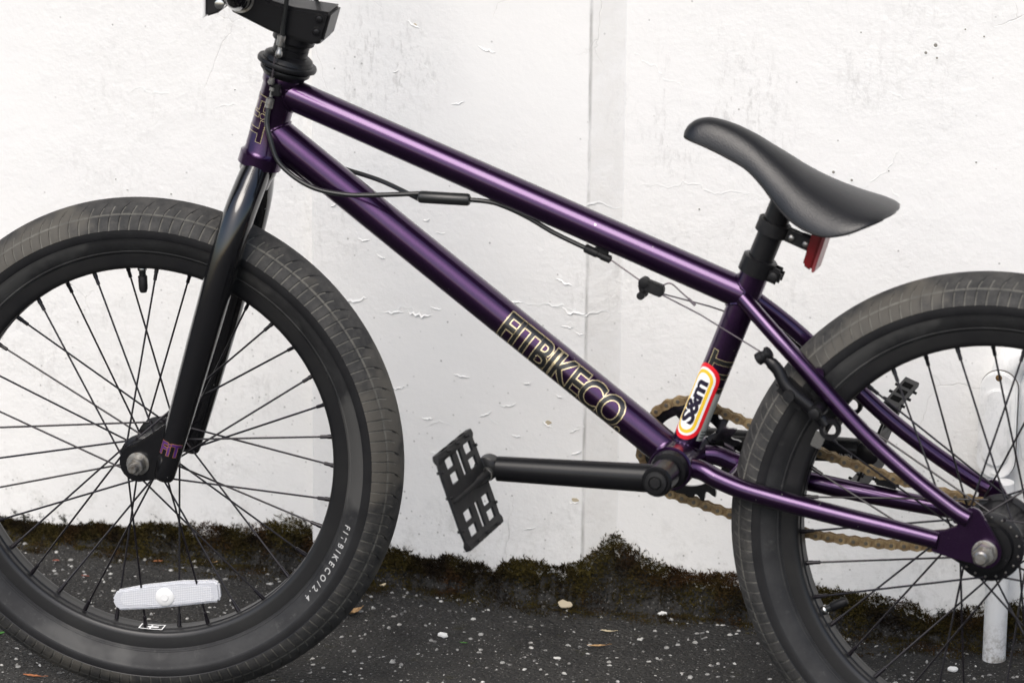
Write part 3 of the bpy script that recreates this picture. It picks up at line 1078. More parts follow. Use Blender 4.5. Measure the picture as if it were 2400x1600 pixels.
obj('reflector_rim', prism([(.0037, -.0215), (.0068, -.0215), (.0082, .0225), (.0052, .0225)], -.0158, .0158, .0008), M_REDE, rfl, xf=rr)
obj('reflector_stud', lathe([(0, .0062), (.010, .0062)], rr @ V3(-.0165, 0, .0035), rr.to_3x3() @ V3(1, 0, 0), 16), M_PLAS, rfl)

# cranks, sprocket, pedals ------------------------------------------------
CD = V3(-.174, 0, -.0060)
obj('spindle', lathe([(-.083, .0095), (.083, .0095)], BB, (0, 1, 0), 24), M_STEEL, BIKE)
for s in (-1, 1):
    obj('bearing_cover', lathe([(.0396, .0196), (.0415, .0192), (.0465, .0176), (.0470, .0130), (.0600, .0130)], BB, (0, s, 0), 32), M_SAT, BIKE)
    d = CD if s < 0 else -CD
    e = BB + d + V3(0, s * .083, 0)
    b = BB + V3(0, s * .0775, 0)
    arm = obj('crank_arm', join(tube([b + d * .02, b + d * .35 + V3(0, s * .0018, 0), b + d * .94 + V3(0, s * .0045, 0)], [.0143, .0136, .0124], 28, flat=.86),
                                lathe([(-.0185, .0135), (-.0170, .0152), (.0120, .0152), (.0140, .0135)], b, (0, s, 0), 32),
                                lathe([(-.0115, .0110), (-.0105, .0122), (.0055, .0122), (.0065, .0110)], e, (0, s, 0), 28)), M_SAT, BIKE)
    obj('crank_bolt', join(lathe([(.0152, .0112), (.0178, .0108), (.0186, .0070), (.0172, .0065)], b, (0, s, 0), 26), hexa(b, (0, s, 0), .0062, .016, .0195)), M_PLAS, arm)
    if s > 0:
        V, F = text('KINKBIKECO', .0074, 0, 1.0, .0001)
        V = [Vector((-p.x, -p.y, 0)) for p in V]
        decal('crank_lettering', wrap((V, F), V3(-.1800, .0790, BB.z + .0035), V3(1, 0, 0), .0128, R(-4)), M_TXT, arm)
    ped = 'pedal'
    pd = V3(.370, 0, -.929) if s < 0 else V3(.340, 0, .940)
    pn = V3(0, 1, 0).cross(pd).normalized()
    pc = BB + d + V3(0, s * .0945, 0) + (V3(.002, 0, -.004) if s < 0 else V3(0, 0, 0))
    def pt(a, b_, t): return pc + pd * a + V3(0, s * b_, 0) + pn * t
    # platform: cells of a grid, windows left out
    ga = [-.049, -.0440, -.0395, -.0298, -.0242, -.0145, .0145, .0242, .0298, .0395, .0440, .049]
    gb = [0, .0140, .0345, .0480, .0570, .0725, .0945, .117]
    holes = set()
    for i in (2, 4, 6, 8):
        holes |= {(i, 1), (i, 5)}
    for i in (2, 3, 4, 6, 7, 8):
        holes.add((i, 3))
    th = .0013
    def chamf(a, b_):
        k = min(1., max(0., (abs(a) - .0275) / .0215))
        b2 = b_ + (.003 * k if b_ < .001 else (-.004 * k if b_ > .116 else 0))
        return a, b2
    V, F = [], []
    idx = {}
    def vid(i, j, t):
        key = (i, j, t)
        if key not in idx:
            a, b_ = chamf(ga[i], gb[j])
            idx[key] = len(V)
            edge_ = ((.0030 if s < 0 else .0078) if i in (0, 11) else ((.0036 if s < 0 else .0084) if i in (1, 10) else th))
            V.append(pt(a, b_, t * edge_))
        return idx[key]
    cells = {(i, j) for i in range(11) for j in range(7)} - holes
    for (i, j) in cells:
        for t in (-1, 1):
            F.append([vid(i, j, t), vid(i + 1, j, t), vid(i + 1, j + 1, t), vid(i, j + 1, t)])
        for di, dj, a, b_ in ((-1, 0, (i, j), (i, j + 1)), (1, 0, (i + 1, j), (i + 1, j + 1)), (0, -1, (i, j), (i + 1, j)), (0, 1, (i, j + 1), (i + 1, j + 1))):
            if (i + di, j + dj) not in cells:
                F.append([vid(*a, -1), vid(*a, 1), vid(*b_, 1), vid(*b_, -1)])
    body = bevelled(V, F, .0006, 1)
    pb = obj('pedal', body, M_PLAS, BIKE, ang=35)
    obj('pedal_axle_barrel', lathe([(-.004, .0056), (.0, .0056), (.030, .0050), (.040, .0030), (.1040, .0026), (.1100, .0020)], pc, (0, s, 0), 22), M_PLAS, pb)
    obj('pedal_axle', lathe([(-.016, .0068), (.0, .0068)], pc, (0, s, 0), 18), M_STEEL, pb)
    for k in range(3):
        for e_ in (-1, 1):
            b0 = .020 + .029 * k
            hs = .0018 if s < 0 else .0050
            q = [pt(e_ * .0491, b0, -hs), pt(e_ * .0491, b0 + .017, -hs), pt(e_ * .0491, b0 + .017, hs), pt(e_ * .0491, b0, hs)]
            q2 = [p_ + pd * e_ * .0003 for p_ in q]
            obj('slot_shade_patch', (q + q2, [[0, 1, 2, 3], [4, 5, 6, 7], [0, 1, 5, 4], [1, 2, 6, 5], [2, 3, 7, 6], [3, 0, 4, 7]]), M_SLOT_SHADE, pb, smooth=False)  # thin black box on the end face, painting the shade inside a slot
    for a in (-.032, -.006, .028):
        for b_ in (.0035, .1130):
            for t in (-1, 1):
                obj('traction_pin', lathe([(.0, .0017), (.0026, .0015)], pt(a, b_, t * .0010), pn * t, 8), M_PLAS, pb)
    for a in (-.046, .046):
        for b_ in (.024, .054, .084):
            for t in (-1, 1):
                obj('traction_pin', lathe([(.0, .0017), (.0045, .0015)], pt(a, b_, t * (.0026 if s < 0 else .0075)), pn * t, 8), M_PLAS, pb)

# sprocket
def sprocket(c, teeth, y0, th, arms=5, rin=.0175, ro=None):
    pr = .0127 / (2 * math.sin(math.pi / teeth))
    V, F = [], []
    n = teeth * 6
    rr_ = []
    for i in range(n):
        ph = (i % 6) / 6.
        k = .5 + .5 * math.cos(2 * math.pi * ph)
        rr_.append(pr - .0050 + .0085 * k ** 1.3)
    inner = ro if ro else pr - .0135
    def ringpts(rs, y):
        return [V3(c.x + r * math.cos(2 * math.pi * i / n), y, c.z + r * math.sin(2 * math.pi * i / n)) for i, r in enumerate(rs)]
    a, b = ringpts(rr_, y0), ringpts([inner] * n, y0)
    a2, b2 = ringpts(rr_, y0 + th), ringpts([inner] * n, y0 + th)
    V = a + b + a2 + b2
    for i in range(n):
        j = (i + 1) % n
        F += [[i, j, n + j, n + i], [2 * n + i, 2 * n + j, 3 * n + j, 3 * n + i], [i, j, 2 * n + j, 2 * n + i], [n + i, n + j, 3 * n + j, 3 * n + i]]
    g = (V, F)
    if arms:
        g = join(g, lathe([(0, .001), (0, rin), (th, rin), (th, .001)], V3(c.x, y0, c.z), (0, 1, 0), 30))
        for k in range(arms):
            a0 = 2 * math.pi * k / arms + .55
            P = []
            for rr0, w in ((rin * .8, .013), (rin + .006, .0075), (inner - .004, .0085), (inner + .001, .015)):
                P.append((rr0, w))
            poly = [(r, -w / 2) for r, w in P] + [(r, w / 2) for r, w in P[::-1]]
            poly = [(c.x + r * math.cos(a0) - q * math.sin(a0), c.z + r * math.sin(a0) + q * math.cos(a0)) for r, q in poly]
            g = join(g, prism(poly, y0 + .0004, y0 + th - .0004))
    return g
YC = .0410
obj('sprocket', sprocket(BB, 25, YC - .0022, .0044, 5), M_BLK, BIKE, smooth=False)
# chain
def chain_path():
    r1 = .0127 / (2 * math.sin(math.pi / 25))
    r2 = .0127 / (2 * math.sin(math.pi / 9))
    c1, c2 = V3(BB.x, 0, BB.z), V3(0, 0, TR)
    d = c2 - c1
    D = d.length
    base = math.atan2(d.z, d.x)
    al = math.acos((r1 - r2) / D)
    pts = []
    a_top, a_bot = base + al, base - al
    top1 = c1 + V3(math.cos(a_top), 0, math.sin(a_top)) * r1
    top2 = c2 + V3(math.cos(a_top), 0, math.sin(a_top)) * r2
    bot1 = c1 + V3(math.cos(a_bot), 0, math.sin(a_bot)) * r1
    bot2 = c2 + V3(math.cos(a_bot), 0, math.sin(a_bot)) * r2
    for i in range(200):
        p = top1.lerp(top2, i / 200)
        p.z -= .0095 * 4 * (i / 200) * (1 - i / 200)
        pts.append(p)
    for i in range(60):
        a = a_top + (a_bot - a_top) * i / 60
        pts.append(c2 + V3(math.cos(a), 0, math.sin(a)) * r2)
    sag = .0185
    for i in range(200):
        t = i / 200
        p = bot2.lerp(bot1, t)
        p.z -= sag * 4 * t * (1 - t)
        pts.append(p)
    span = 2 * math.pi - 2 * al
    for i in range(161):
        a = a_bot - span * i / 160
        pts.append(c1 + V3(math.cos(a), 0, math.sin(a)) * r1)
    return pts
CP = chain_path()
cum = [0]
for a, b in zip(CP, CP[1:]):
    cum.append(cum[-1] + (b - a).length)
NL = int(round(cum[-1] / .0127))
NL += NL % 2
pitch = cum[-1] / NL
def at(s):
    s %= cum[-1]
    lo, hi = 0, len(cum) - 1
    while hi - lo > 1:
        m = (lo + hi) // 2
        if cum[m] <= s:
            lo = m
        else:
            hi = m
    return CP[lo].lerp(CP[hi], (s - cum[lo]) / max(1e-9, cum[hi] - cum[lo]))
def plate(L, r, waist, y0, y1):
    P = []
    for i in range(9):
        a = R(-118 + 236 * i / 8)
        P.append((L / 2 + r * math.cos(a), r * math.sin(a)))
    P.append((0, waist))
    for i in range(9):
        a = R(62 + 236 * i / 8)
        P.append((-L / 2 + r * math.cos(a), r * math.sin(a)))
    P.append((0, -waist))
    return prism(P, y0, y1)
outer = join(plate(pitch, .0050, .0035, -.0039, -.0028), plate(pitch, .0050, .0035, .0028, .0039),
             wm(lathe([(-.0049, .0017), (-.0046, .0020), (.0046, .0020), (.0049, .0017)], (-pitch / 2, 0, 0), (0, 1, 0), 10), 1),
             wm(lathe([(-.0049, .0017), (-.0046, .0020), (.0046, .0020), (.0049, .0017)], (pitch / 2, 0, 0), (0, 1, 0), 10), 1))
inner_ = join(plate(pitch, .0050, .0035, -.0027, -.0017), plate(pitch, .0050, .0035, .0017, .0027),
              lathe([(-.0017, .0042), (.0017, .0042)], (-pitch / 2, 0, 0), (0, 1, 0), 12), lathe([(-.0017, .0039), (.0017, .0039)], (pitch / 2, 0, 0), (0, 1, 0), 12))
CH = empty('chain', BIKE)
protos = [obj('chain_link', outer, [M_CHAIN, M_PIN], CH, smooth=False), obj('chain_link', inner_, [M_CHAIN, M_PIN], CH, smooth=False)]
used = [False, False]
for i in range(NL):
    a, b = at(i * pitch), at((i + 1) * pitch)
    d = b - a
    m = Matrix.Translation((a + b) / 2 + V3(0, YC, 0)) @ Matrix.Rotation(-math.atan2(d.z, d.x), 4, 'Y')
    k = i % 2
    if not used[k]:
        protos[k].matrix_basis = m
        used[k] = True
    else:
        copy_of(protos[k], CH, m)

# wheels ---------------------------------------------------------------
TYR = [(.2062, .0150, 'S'), (.2088, .0172, 'S'), (.2112, .0193, 'S'), (.2117, .0204, 'S'), (.2126, .0208, 'S'), (.2132, .0207, 'S'), (.2160, .0232, 'S'), (.2205, .0262, 'S'), (.2245, .0282, 'S'), (.2268, .0291, 'S'),
       (.2276, .0297, 'B'), (.2300, .0302, 'B'), (.2335, .0306, 'B'), (.2362, .0305, 'B'), (.2368, .0309, 'T'), (.2388, .0305, 'T'), (.2420, .0293, 'T'), (.2455, .0273, 'T'), (.2485, .0248, 'T'), (.2505, .0229, 'T'), (.2513, .0220, 'G'), (.2521, .0210, 'T'),
       (.2550, .0172, 'T'), (.2580, .0132, 'T'), (.2605, .0094, 'T'), (.2625, .0056, 'T'), (.2637, .0020, 'T')]
def tyre():
    prof = [(r, -y, z) for r, y, z in TYR] + [(r, y, z) for r, y, z in TYR[::-1]]
    NP = 142
    m = len(prof)
    fr = [0, .03, .17, .20, .58]          # columns in one period; the groove lies between the 2nd and 3rd
    K = len(fr)
    V, F, MI = [], [], []
    def depth(ay, kind, colk, p):
        dd = 0.
        if kind == 'T' and colk in (1, 2):
            if .0225 <= ay <= .0307:
                dd = .0017
            elif .0090 <= ay < .0225 and (p % 2 == 0 or ay > .0150):
                dd = .0010
        if kind == 'G':
            dd = .0008
        return dd
    per = 2 * math.pi / NP
    for p in range(NP):
        for k in range(K):
            for (r, y, z) in prof:
                ay = abs(y)
                sl = 0.
                if ay < .0305 and z in 'TG':
                    sl = (.0305 - ay) / .0305
                sl = sl * .55 + max(0, sl - .3) ** 2 * 2.6
                a = (p + fr[k] - sl) * per
                rr2 = r - depth(ay, z, k, p)
                V.append((rr2 * math.cos(a), y, rr2 * math.sin(a)))
    nc = NP * K
    mi = {'S': 0, 'B': 1, 'T': 2, 'G': 3}
    for i in range(nc):
        i2 = (i + 1) % nc
        k = i % K
        p = i // K
        for j in range(m - 1):
            F.append([i * m + j, i * m + j + 1, i2 * m + j + 1, i2 * m + j])
            za, zb = prof[j][2], prof[j + 1][2]
            ay = (abs(prof[j][1]) + abs(prof[j + 1][1])) / 2
            q = mi[za] if mi[za] < 3 else 3
            if zb == 'G' or za == 'G':
                q = 3 if (za == 'G') == (prof[j][1] < 0) else 2
            if k in (1,) and .0225 <= ay <= .0308 and za == 'T' and zb == 'T':
                q = 3
            if k in (1,) and .0090 <= ay < .0210 and (p % 2 == 0 or ay > .0150) and za == 'T' and zb == 'T':
                q = 3 if ay > .0150 else 1
            MI.append(q)
    return V, F, MI
RIMP = [(.2095, -.0182), (.2104, -.0172), (.2104, -.0150), (.2040, -.0146), (.2020, -.0100), (.2020, .0100), (.2040, .0146), (.2104, .0150), (.2104, .0172), (.2095, .0182), (.1990, .0176), (.1955, .0168), (.1936, .0150), (.1928, .0120), (.1934, .0085), (.1934, .0060), (.1922, .0045), (.1922, -.0045), (.1934, -.0060), (.1934, -.0085), (.1928, -.0120), (.1936, -.0150), (.1955, -.0168), (.1990, -.0176)]
rim_g = lathe([(y, r) for r, y in RIMP], (0, 0, 0), (0, 1, 0), 144, True)
def hub(fl, r_fl, r_mid, guard):
    pr = [(-fl - .012, .0105), (-fl - .011, guard), (-fl - .0035, guard + .001), (-fl - .0030, r_fl - .004), (-fl - .0015, r_fl), (-fl + .0015, r_fl), (-fl + .0030, r_fl - .005), (-fl + .008, r_mid + .003), (-fl + .016, r_mid)]
    return lathe(pr + [(-t, r) for t, r in pr[::-1]], (0, 0, 0), (0, 1, 0), 48)
def spoke(rh, rr_, fl, sgn, side):
    """one laced spoke with its nipple; the rim hole lies at angle 0"""
    ah = R(60) * sgn
    a = V3(rh * math.cos(ah), side * (fl + (.0022 if sgn > 0 else -.0022)), rh * math.sin(ah))
    b = V3(rr_ + .001, side * .0035, 0)
    d = (b - a).normalized()
    return join(tube([a, a + d * .05, b - d * .012], .00105, 8), tube([b - d * .0145, b - d * .0140, b - d * .007, b - d * .0068, b], [.0013, .0019, .0019, .0023, .0023], 10),
                lathe([(-.0014, .0018), (.0, .0021), (.0012, .0014)], a, (0, side, 0), 8))
tyre_me = None
def wheel(mtx, valve_deg, fl, r_fl, r_mid, guard, label):
    global tyre_me
    w = empty('wheel', BIKE, mtx)
    w['label'] = label
    if tyre_me is None:
        tyre_me = obj('tyre', tyre(), [M_SIDE, M_BAND, M_TREAD, M_GROOVE], w, ang=32)
        rm = obj('rim', rim_g, M_RIM, w, ang=38)
        wheel.rim = rm
    else:
        copy_of(tyre_me, w, Matrix.Identity(4))
        copy_of(wheel.rim, w, Matrix.Identity(4))
    obj('hub', hub(fl, r_fl, r_mid, guard), M_SAT, w)
    pro = {}
    for j in range(36):
        side = -1 if j % 2 else 1
        sgn = 1 if (j // 2) % 2 else -1
        m = Matrix.Rotation(-(R(valve_deg + 5 + 10 * j)), 4, 'Y')
        key = (side, sgn)
        if key not in pro:
            pro[key] = obj('spoke', spoke(r_fl - .0035, .1925, fl, sgn, side), M_SPOKE, w)
            pro[key].matrix_basis = m
        else:
            copy_of(pro[key], w, m)
    va = R(valve_deg)
    dv = V3(-math.cos(va), 0, -math.sin(va))
    o = V3(math.cos(va), 0, math.sin(va)) * .1945
    vs = obj('valve', lathe([(0, .0042), (.006, .0042), (.0062, .0036), (.012, .0036)], o, dv, 16), M_CABLE, w)
    obj('valve_collar', lathe([(.0035, .0046), (.0042, .0050), (.0062, .0050), (.007, .0044)], o, dv, 16), M_CHROME, vs)
    obj('valve_cap', lathe([(.0125, .0044), (.0130, .0048), (.026, .0046), (.0295, .0034), (.0300, .002)], o, dv, 16), M_PLAS, vs)
    return w
MF = STEER @ Matrix.Translation((-WB, 0, TR))
wf = wheel(MF, 93.3, .0335, .0245, .0150, .0190, 'front wheel with a clear white reflector clipped to its spokes')
wr = wheel(Matrix.Translation((0, 0, TR)), 209.3, .0335, .0345, .0250, .0235, 'rear wheel with the chain cog')
obj('cog', sprocket(V3(0, 0, 0), 9, YC - .0016, .0032, 0, ro=.010), M_PIN, wr, smooth=False)
# rivets round the rear hub flange
rv = None
for i in range(18):
    a = R(20 * i + 7)
    m = Matrix.Translation(V3(.0298 * math.cos(a), -.0368, .0298 * math.sin(a)))
    if rv is None:
        rv = obj('spoke_head', lathe([(0, .0013), (.0005, .0012), (.0009, .0007)], (0, 0, 0), (0, -1, 0), 10), M_STEEL, wr)
        rv.matrix_basis = m
    else:
        copy_of(rv, wr, m)
# lettering on the front tyre sidewall
V, F = text('FITBIKECO/2.4', .0088, 0, 1.75, .0002)
V, F = slice_flat(V, F, 0, .004)
lo, hi = min(p.x for p in V), max(p.x for p in V)
a0, a1 = R(-15.5), R(-39.5)
rl = .2195
def side_y(r):
    for (ra, ya, _), (rb, yb, _) in zip(TYR, TYR[1:]):
        if ra <= r <= rb:
            return ya + (yb - ya) * (r - ra) / (rb - ra)
    return .028
Q = []
for p in V:
    a = a0 + (a1 - a0) * (p.x - lo) / (hi - lo)
    r = rl + p.y
    Q.append(V3(r * math.cos(a), -side_y(r) - .0004, r * math.sin(a)))
decal('tyre_lettering', (Q, F), M_TXT, wf)
# little white frame logo on the inside of the front rim
def rim_strip(u0, u1, y0, y1):
    V, F = [], []
    k = 6
    for i in range(k + 1):
        a = R(-90) + (u0 + (u1 - u0) * i / k) / .1918
        for y in (y0, y1):
            V.append(V3(.1915 * math.cos(a), y, .1915 * math.sin(a)))
    for i in range(k):
        F.append([2 * i, 2 * i + 1, 2 * i + 3, 2 * i + 2])
    return V, F
decal('rim_logo', join(rim_strip(-.012, .014, -.0115, -.0095), rim_strip(-.012, .014, .0020, .0040), rim_strip(-.012, -.0105, -.0115, .0040), rim_strip(.0125, .014, -.0115, .004), rim_strip(-.006, .008, -.006, -.0015), rim_strip(-.001, .001, -.0095, .0020)), M_SWHT, wf)
# spoke reflector
RP = [(-.0395, -.1630), (-.0345, -.1525), (-.0050, -.1445), (.0350, -.1368), (.0680, -.1335), (.0740, -.1355), (.0760, -.1520), (.0735, -.1560), (.0400, -.1625), (.0060, -.1688), (-.0300, -.1735), (-.0345, -.1725)]
wrf = obj('spoke_reflector', prism(RP, -.0125, -.0050, .002), M_WREF, wf)
obj('reflector_clip', lathe([(0, .0092), (.0010, .0098), (.0020, .0082), (.0024, .0045), (.0032, .0040)], (.0170, -.0125, -.1545), (0, -1, 0), 24), M_WHT, wrf)
obj('reflector_lens', prism([(x * .86 + .0025, z * .72 - .0430) for x, z in RP], -.0129, -.0120, .0003), M_WREF, wrf)

# axles and nuts
def axle(o_fr, mtx, lat, r_ax, r_ws, r_nut, far):
    for s in (-1, 1):
        a = obj('axle_end', lathe([(lat - .030, r_ax), (lat + .0092, r_ax), (lat + .0108, r_ax * .75)], o_fr, (0, s, 0), 20), M_STEEL, BIKE, xf=mtx)
        obj('washer', lathe([(lat - .0135, r_ws), (lat - .0115, r_ws), (lat - .0112, r_ws * .9)], o_fr, (0, s, 0), 26), M_STEEL, a, xf=mtx)
        obj('axle_nut', hexa(o_fr, (0, s, 0), r_nut, lat - .0112, lat + .0010), M_STEEL, a, xf=mtx)
axle(V3(-WB, 0, TR), STEER, .0690, .0050, .0118, .0092, 0)
axle(V3(0, 0, TR), Matrix.Identity(4), .0710, .0070, .0125, .0112, 0)

# fork, headset, stem, bars (steered) -------------------------------------
crown = obj('fork_crown', lathe([(-.0300, .0150), (-.0200, .0165), (-.0140, .0190), (-.0090, .0195), (-.0088, .0150)], P0, AX, 36), M_BLK, BIKE, xf=STEER)
for s in (-1, 1):
    LG_ = [(-.0120, .0085, .0150), (-.0280, .0200, .0158), (-.0500, .0345, .0160), (-.0800, .0430, .0160), (-.1200, .0465, .0157), (-.1800, .0485, .0150), (-.2500, .0505, .0134), (-.3050, .0520, .0118), (-.3330, .0525, .0108), (-.3395, .0525, .0085)]
    P = spline(LG_, 5)
    leg = obj('fork_leg', tube([hax(t, s * y) for t, y, r in P], [r for t, y, r in P], 32), M_BLK, BIKE, xf=STEER)
    ac = V3(-WB, 0, TR)
    dp = [(ac.x + .0200 * math.cos(a), ac.z + .0200 * math.sin(a)) for a in [R(100 + 17 * i) for i in range(11)]]
    lb = hax(-.3380)
    lt = hax(-.2700)
    dp += [(lb.x + .006, lb.z + .0010), (lb.x + .0085, lb.z + .012), (lt.x + .004, lt.z), (lt.x - .004, lt.z)]
    obj('dropout', prism(dp, s * .0520 - .0035, s * .0520 + .0035, .0014), M_BLK, leg, xf=STEER)
    if s < 0:
        V, F = text('FiT', .0155, .0006, 1.0, .0003)
        for off, m, dr in ((.0007, M_ORNG, .0002), (0., M_DPUR, .0004)):
            g = text('FiT', .0185, off, 1.0, .0003)
            # runs across the leg: wrap with axis along the leg
            V, F = slice_flat(g[0], g[1], 0, .0012)
            base_o = hax(-.3040, -.0517)
            nrm = V3(0, -1, 0)
            acr = V3(AX.z, 0, -AX.x)
            Q = []
            for p in V:
                rr3 = .0122 + dr
                aa = p.x / rr3 + R(2)
                Q.append(base_o + AX * p.y + (nrm * math.cos(aa) + acr * math.sin(aa)) * rr3)
            decal('fork_lettering', ([STEER @ q for q in Q], F), m, leg)
obj('gyro', lathe([(.0872, .0190), (.0875, .0212), (.0900, .0226), (.0920, .0250), (.0935, .0256), (.0955, .0250), (.0960, .0225), (.0975, .0225), (.0980, .0285), (.0990, .0302), (.1015, .0306), (.1035, .0298), (.1042, .0275), (.1040, .0258), (.1055, .0252), (.1085, .0245), (.1105, .0215), (.1115, .0180)], P0, AX, 48), M_SAT, BIKE)
obj('headset_spacer', lathe([(.1110, .0175), (.1114, .0180), (.1175, .0180), (.1180, .0174), (.1186, .0180), (.1270, .0180), (.1275, .0172)], P0, AX, 36), M_SAT, BIKE, xf=STEER)
SP = [(-.7908, .7480), (-.7900, .7240), (-.7865, .7203), (-.7488, .7036), (-.7193, .6954), (-.7041, .6920), (-.6950, .6952), (-.6868, .7257), (-.7239, .7290), (-.7491, .7345), (-.7640, .7480), (-.7720, .7530), (-.7850, .7530)]
stem = obj('stem', prism(SP, -.0250, .0250, .0030), M_SAT, BIKE, xf=STEER)
obj('stem_boss', lathe([(.1240, .0205), (.1250, .0215), (.1400, .0215)], P0, AX, 30), M_SAT, stem, xf=STEER)
for x, z in ((-.6985, .7190), (-.7012, .7060)):
    obj('stem_bolt', join(lathe([(.0240, .0052), (.0256, .0052), (.0257, .0040), (.0252, .0038)], (x, 0, z), (0, -1, 0), 18), lathe([(.0240, .0030), (.0268, .0030), (.0272, .0020)], (x, 0, z), (0, -1, 0), 14)), M_SAT, stem, xf=STEER)
obj('clamp_rim', lathe([(.0248, .0118), (.0260, .0120), (.0262, .0142), (.0250, .0146)], (-.7790, 0, .7350), (0, -1, 0), 30, True), M_STEEL, stem, xf=STEER)
hb = [(-.7790, 0, .7350), (-.7790, .028, .7350), (-.7786, .044, .7385), (-.7770, .060, .7520), (-.7700, .130, .8400), (-.7640, .185, .9150), (-.7600, .205, .9270), (-.7540, .230, .9300), (-.7420, .300, .9340)]
hbar = spline([(x, -y, z) for x, y, z in hb[::-1]], 6) + spline(hb, 6)[1:]
bar = obj('handlebar', tube(hbar, .0111, 22), M_BLK, BIKE, xf=STEER)
obj('crossbar', tube([(-.7690, -.142, .8560), (-.7690, .142, .8560)], .0080, 18), M_BLK, bar, xf=STEER)
for s in (-1, 1):
    obj('grip', lathe([(0, .0150), (.002, .0190), (.005, .0190), (.006, .0155), (.095, .0150), (.098, .0120)], (-.7558, s * .2150, .9285), (.016, s * .098, .006), 24), M_PLAS, bar, xf=STEER)
# front reflector on the bars
fr = obj('reflector', prism([(-.8135, .7150), (-.7990, .7205), (-.7940, .7300), (-.7940, .7560), (-.8135, .7600)], -.0280, .0280, .002), M_PLAS, BIKE, xf=STEER)
obj('reflector_lens', prism([(-.8175, .7145), (-.8138, .7145), (-.8138, .7610), (-.8175, .7610)], -.0290, .0290, .001), M_WHT, fr, xf=STEER)
obj('reflector_bolt', lathe([(.020, .005), (.0295, .005), (.0300, .0035)], (-.7990, 0, .7285), (0, -1, 0), 14), M_CHROME, fr, xf=STEER)

# brake cables ---------------------------------------------------------------
def cab(name, pts, r, m, parent=BIKE, k=8, n=12, xf=None):
    return obj(name, tube(spline(pts, k), r, n), m, parent, xf=xf)
cab('brake_cable', [(-.7345, -.031, .6900), (-.7335, -.032, .7100), (-.7290, -.033, .7450), (-.7240, -.034, .8000), (-.7250, -.050, .9000), (-.7400, -.120, .9500)], .0024, M_CABLE, xf=STEER)
cab('brake_cable', [(-.7245, .031, .6900), (-.7225, .032, .7100), (-.7080, .033, .7450), (-.7000, .034, .8000), (-.7150, .050, .9000), (-.7350, .120, .9500)], .0024, M_CABLE, xf=STEER)
obj('barrel_adjuster', join(lathe([(0, .0030), (.001, .0042), (.011, .0042), (.012, .0030)], (-.7368, -.0305, .6905), (.15, 0, 1), 14), lathe([(-.012, .0020), (-.010, .0036), (-.006, .0036), (-.004, .0022), (.0, .0022)], (-.7368, -.0305, .6905), (.15, 0, 1), 14)), M_STEEL, BIKE, xf=STEER)
obj('gyro_wire', tube([(-.7390, -.0300, .6800), (-.7425, -.0285, .6560)], .0008, 8), M_WIRE, BIKE)
obj('cable_ferrule', lathe([(0, .0022), (.001, .0034), (.004, .0036), (.0045, .0028), (.007, .0028)], (-.7440, -.0270, .6500), (.2, 0, 1), 14), M_STEEL, BIKE)
obj('gyro_tab', box((-.7400, -.0225, .6440), (.010, .006, .012), .001), M_SAT, BIKE)
obj('barrel_adjuster', join(lathe([(0, .0030), (.001, .0041), (.010, .0041), (.011, .0026)], (-.7472, -.0240, .6250), (.2, .03, 1), 14), lathe([(.012, .0018), (.018, .0018), (.0185, .0032), (.022, .0032)], (-.7472, -.0240, .6250), (.2, .03, 1), 14)), M_STEEL, BIKE)
cab('brake_cable', [(-.7465, -.0240, .6270), (-.7475, -.0270, .6120), (-.7433, -.0300, .5982), (-.7341, -.0320, .5755), (-.7155, -.0335, .5600), (-.6930, -.0335, .5502), (-.6671, -.0300, .5463), (-.6417, -.0260, .5465), (-.5905, -.0120, .5500)], .00245, M_CABLE)
cab('brake_cable', [(-.7465, .0240, .6270), (-.7460, .0290, .6050), (-.7300, .0320, .5750), (-.6950, .0300, .5620), (-.6400, .0130, .5540), (-.5895, -.0110, .5430)], .00245, M_CABLE)
spl = obj('cable_splitter', rtube([(-.5930, -.0115, .5465), (-.5670, -.0088, .5466), (-.5405, -.0060, .5468)], .0062, 18), M_CABLE, BIKE)
cab('brake_cable', [(-.5415, -.0060, .5468), (-.5157, -.0040, .5452), (-.4858, -.0010, .5346), (-.4547, 0, .5195), (-.4190, 0, .5060)], .00245, M_CABLE)
obj('cable_stop', join(lathe([(-.004, .0036), (-.003, .0044), (.010, .0044), (.0105, .0036), (.014, .0036), (.0145, .0042), (.024, .0040), (.025, .0022)], (-.4195, 0, .5062), (.93, 0, -.34), 16), box((-.4060, 0, .5050), (.014, .004, .010), .001)), M_PLAS, BIKE)
obj('brake_wire', tube([(-.396, 0, .4975), (-.3650, -.001, .4795)], .0008, 8), M_WIRE, BIKE)
hg = obj('straddle_hanger', join(lathe([(-.0055, .0040), (-.005, .0052), (.005, .0052), (.0055, .0040)], (-.3615, 0, .4785), (0, 1, 0), 16),
         prism([(-.3640, .4770), (-.3600, .4700), (-.3440, .4650), (-.3405, .4715), (-.3420, .4770), (-.3590, .4820)], -.0045, .0045, .001),
         lathe([(-.006, .0036), (.006, .0036)], (-.3630, 0, .4700), (.25, 0, -1), 12), lathe([(-.0085, .0040), (.0085, .0040)], (-.3630, 0, .4660), (0, 1, 0), 14)), M_PLAS, BIKE)
obj('wire_tail', join(tube(spline([(-.3440, -.001, .4760), (-.3350, -.001, .4800), (-.3230, -.001, .4715), (-.3150, -.001, .4655)], 5), .0008, 8), tube([(-.3160, -.001, .4662), (-.3090, -.001, .4600)], .0015, 8)), M_WIRE, BIKE)
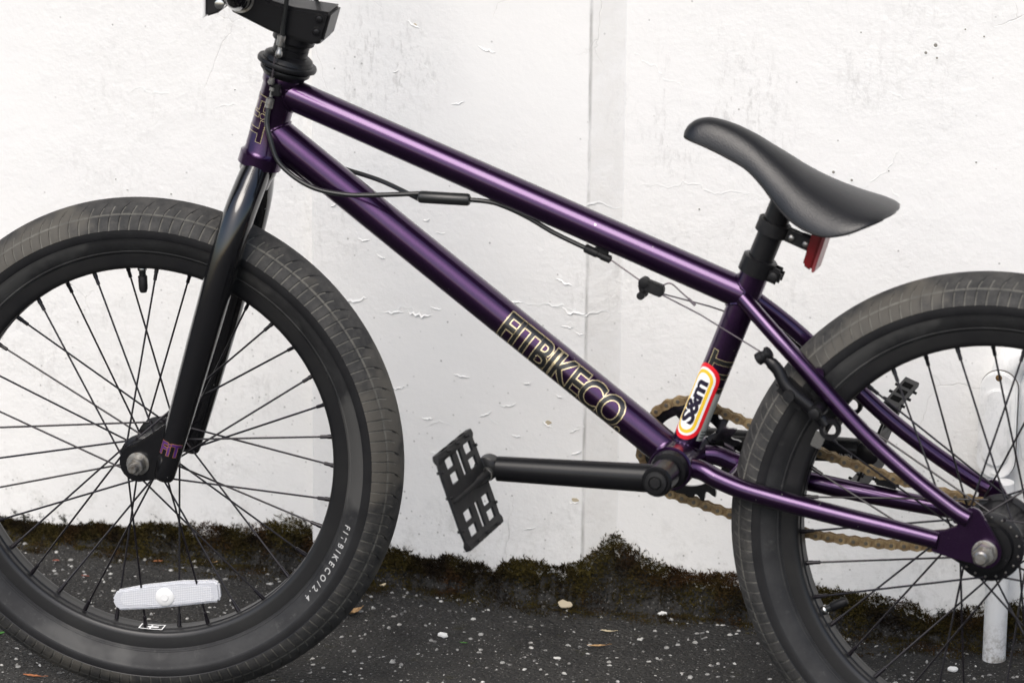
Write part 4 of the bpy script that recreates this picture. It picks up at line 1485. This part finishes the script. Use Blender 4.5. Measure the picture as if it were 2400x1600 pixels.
for s in (-1, 1):
    obj('straddle_wire', tube([(-.3430, s * .002, .4680), (-.3000, s * .019, .4560), (-.2300, s * .0480, .4310)], .0008, 8), M_WIRE, BIKE)
    arm = obj('brake_arm', join(tube(spline([(-.2245, s * .0490, .4255), (-.2130, s * .0500, .4160), (-.2050, s * .0520, .4030), (-.1950, s * .0530, .3940), (-.1760, s * .0520, .3800), (-.1620, s * .0520, .3660)], 6), [.0050] * 3 + [.0062] * 25 + [.0058] * 3, 14, flat=.8),
                                lathe([(-.0040, .0100), (-.0030, .0105), (.0030, .0105), (.0040, .0100), (.0040, .0062), (-.0040, .0062)], (-.1580, s * .0515, .3625), (0, 1, 0), 24, True)), M_SAT, BIKE)
    obj('arm_barrel', lathe([(-.0080, .0048), (-.0072, .0062), (-.0010, .0062), (.0000, .0050), (.0030, .0050), (.0040, .0064), (.0070, .0064), (.0080, .0050)], (-.2275, s * .0485, .4280), (.80, 0, .60), 20), M_PLAS, arm)
    obj('pivot_boss', lathe([(.0355, .0080), (.0520, .0080), (.0600, .0070)], (-.1720, 0, .3790), (0, s, 0), 20), M_SAT, arm)
    obj('pivot_bolt', lathe([(.0590, .0050), (.0625, .0048), (.0632, .0030)], (-.1720, 0, .3790), (0, s, 0), 18), M_PLAS, arm)
    pm = Matrix.Rotation(R(38), 4, 'Y')
    obj('brake_pad', box((-.1980, s * .0375, .3905), (.038, .0190, .0170), .004, pm), M_BAND, arm)
    obj('pad_holder', lathe([(.036, .0065), (.052, .0065), (.060, .0058)], (-.1990, 0, .3930), (0, s, 0), 18), M_PLAS, arm)
    obj('pad_plate', box((-.1700, s * .0470, .3500), (.011, .0022, .0180), .001, Matrix.Rotation(R(20), 4, 'Y')), M_CHROME, arm)
# black chain tensioner block on the far chain stay
obj('stay_clip', box((-.119, .050, .2880), (.024, .010, .010), .002, Matrix.Rotation(R(8), 4, 'Y')), M_PLAS, BIKE)

# the tyres stand 6.5 mm lower than the wheel plane used above: set the street and wall accordingly
for o in list(COL.objects):
    if o.parent is None and o not in (BIKE, camo, so):
        o.location += Vector((-.006, .021, -.0065))
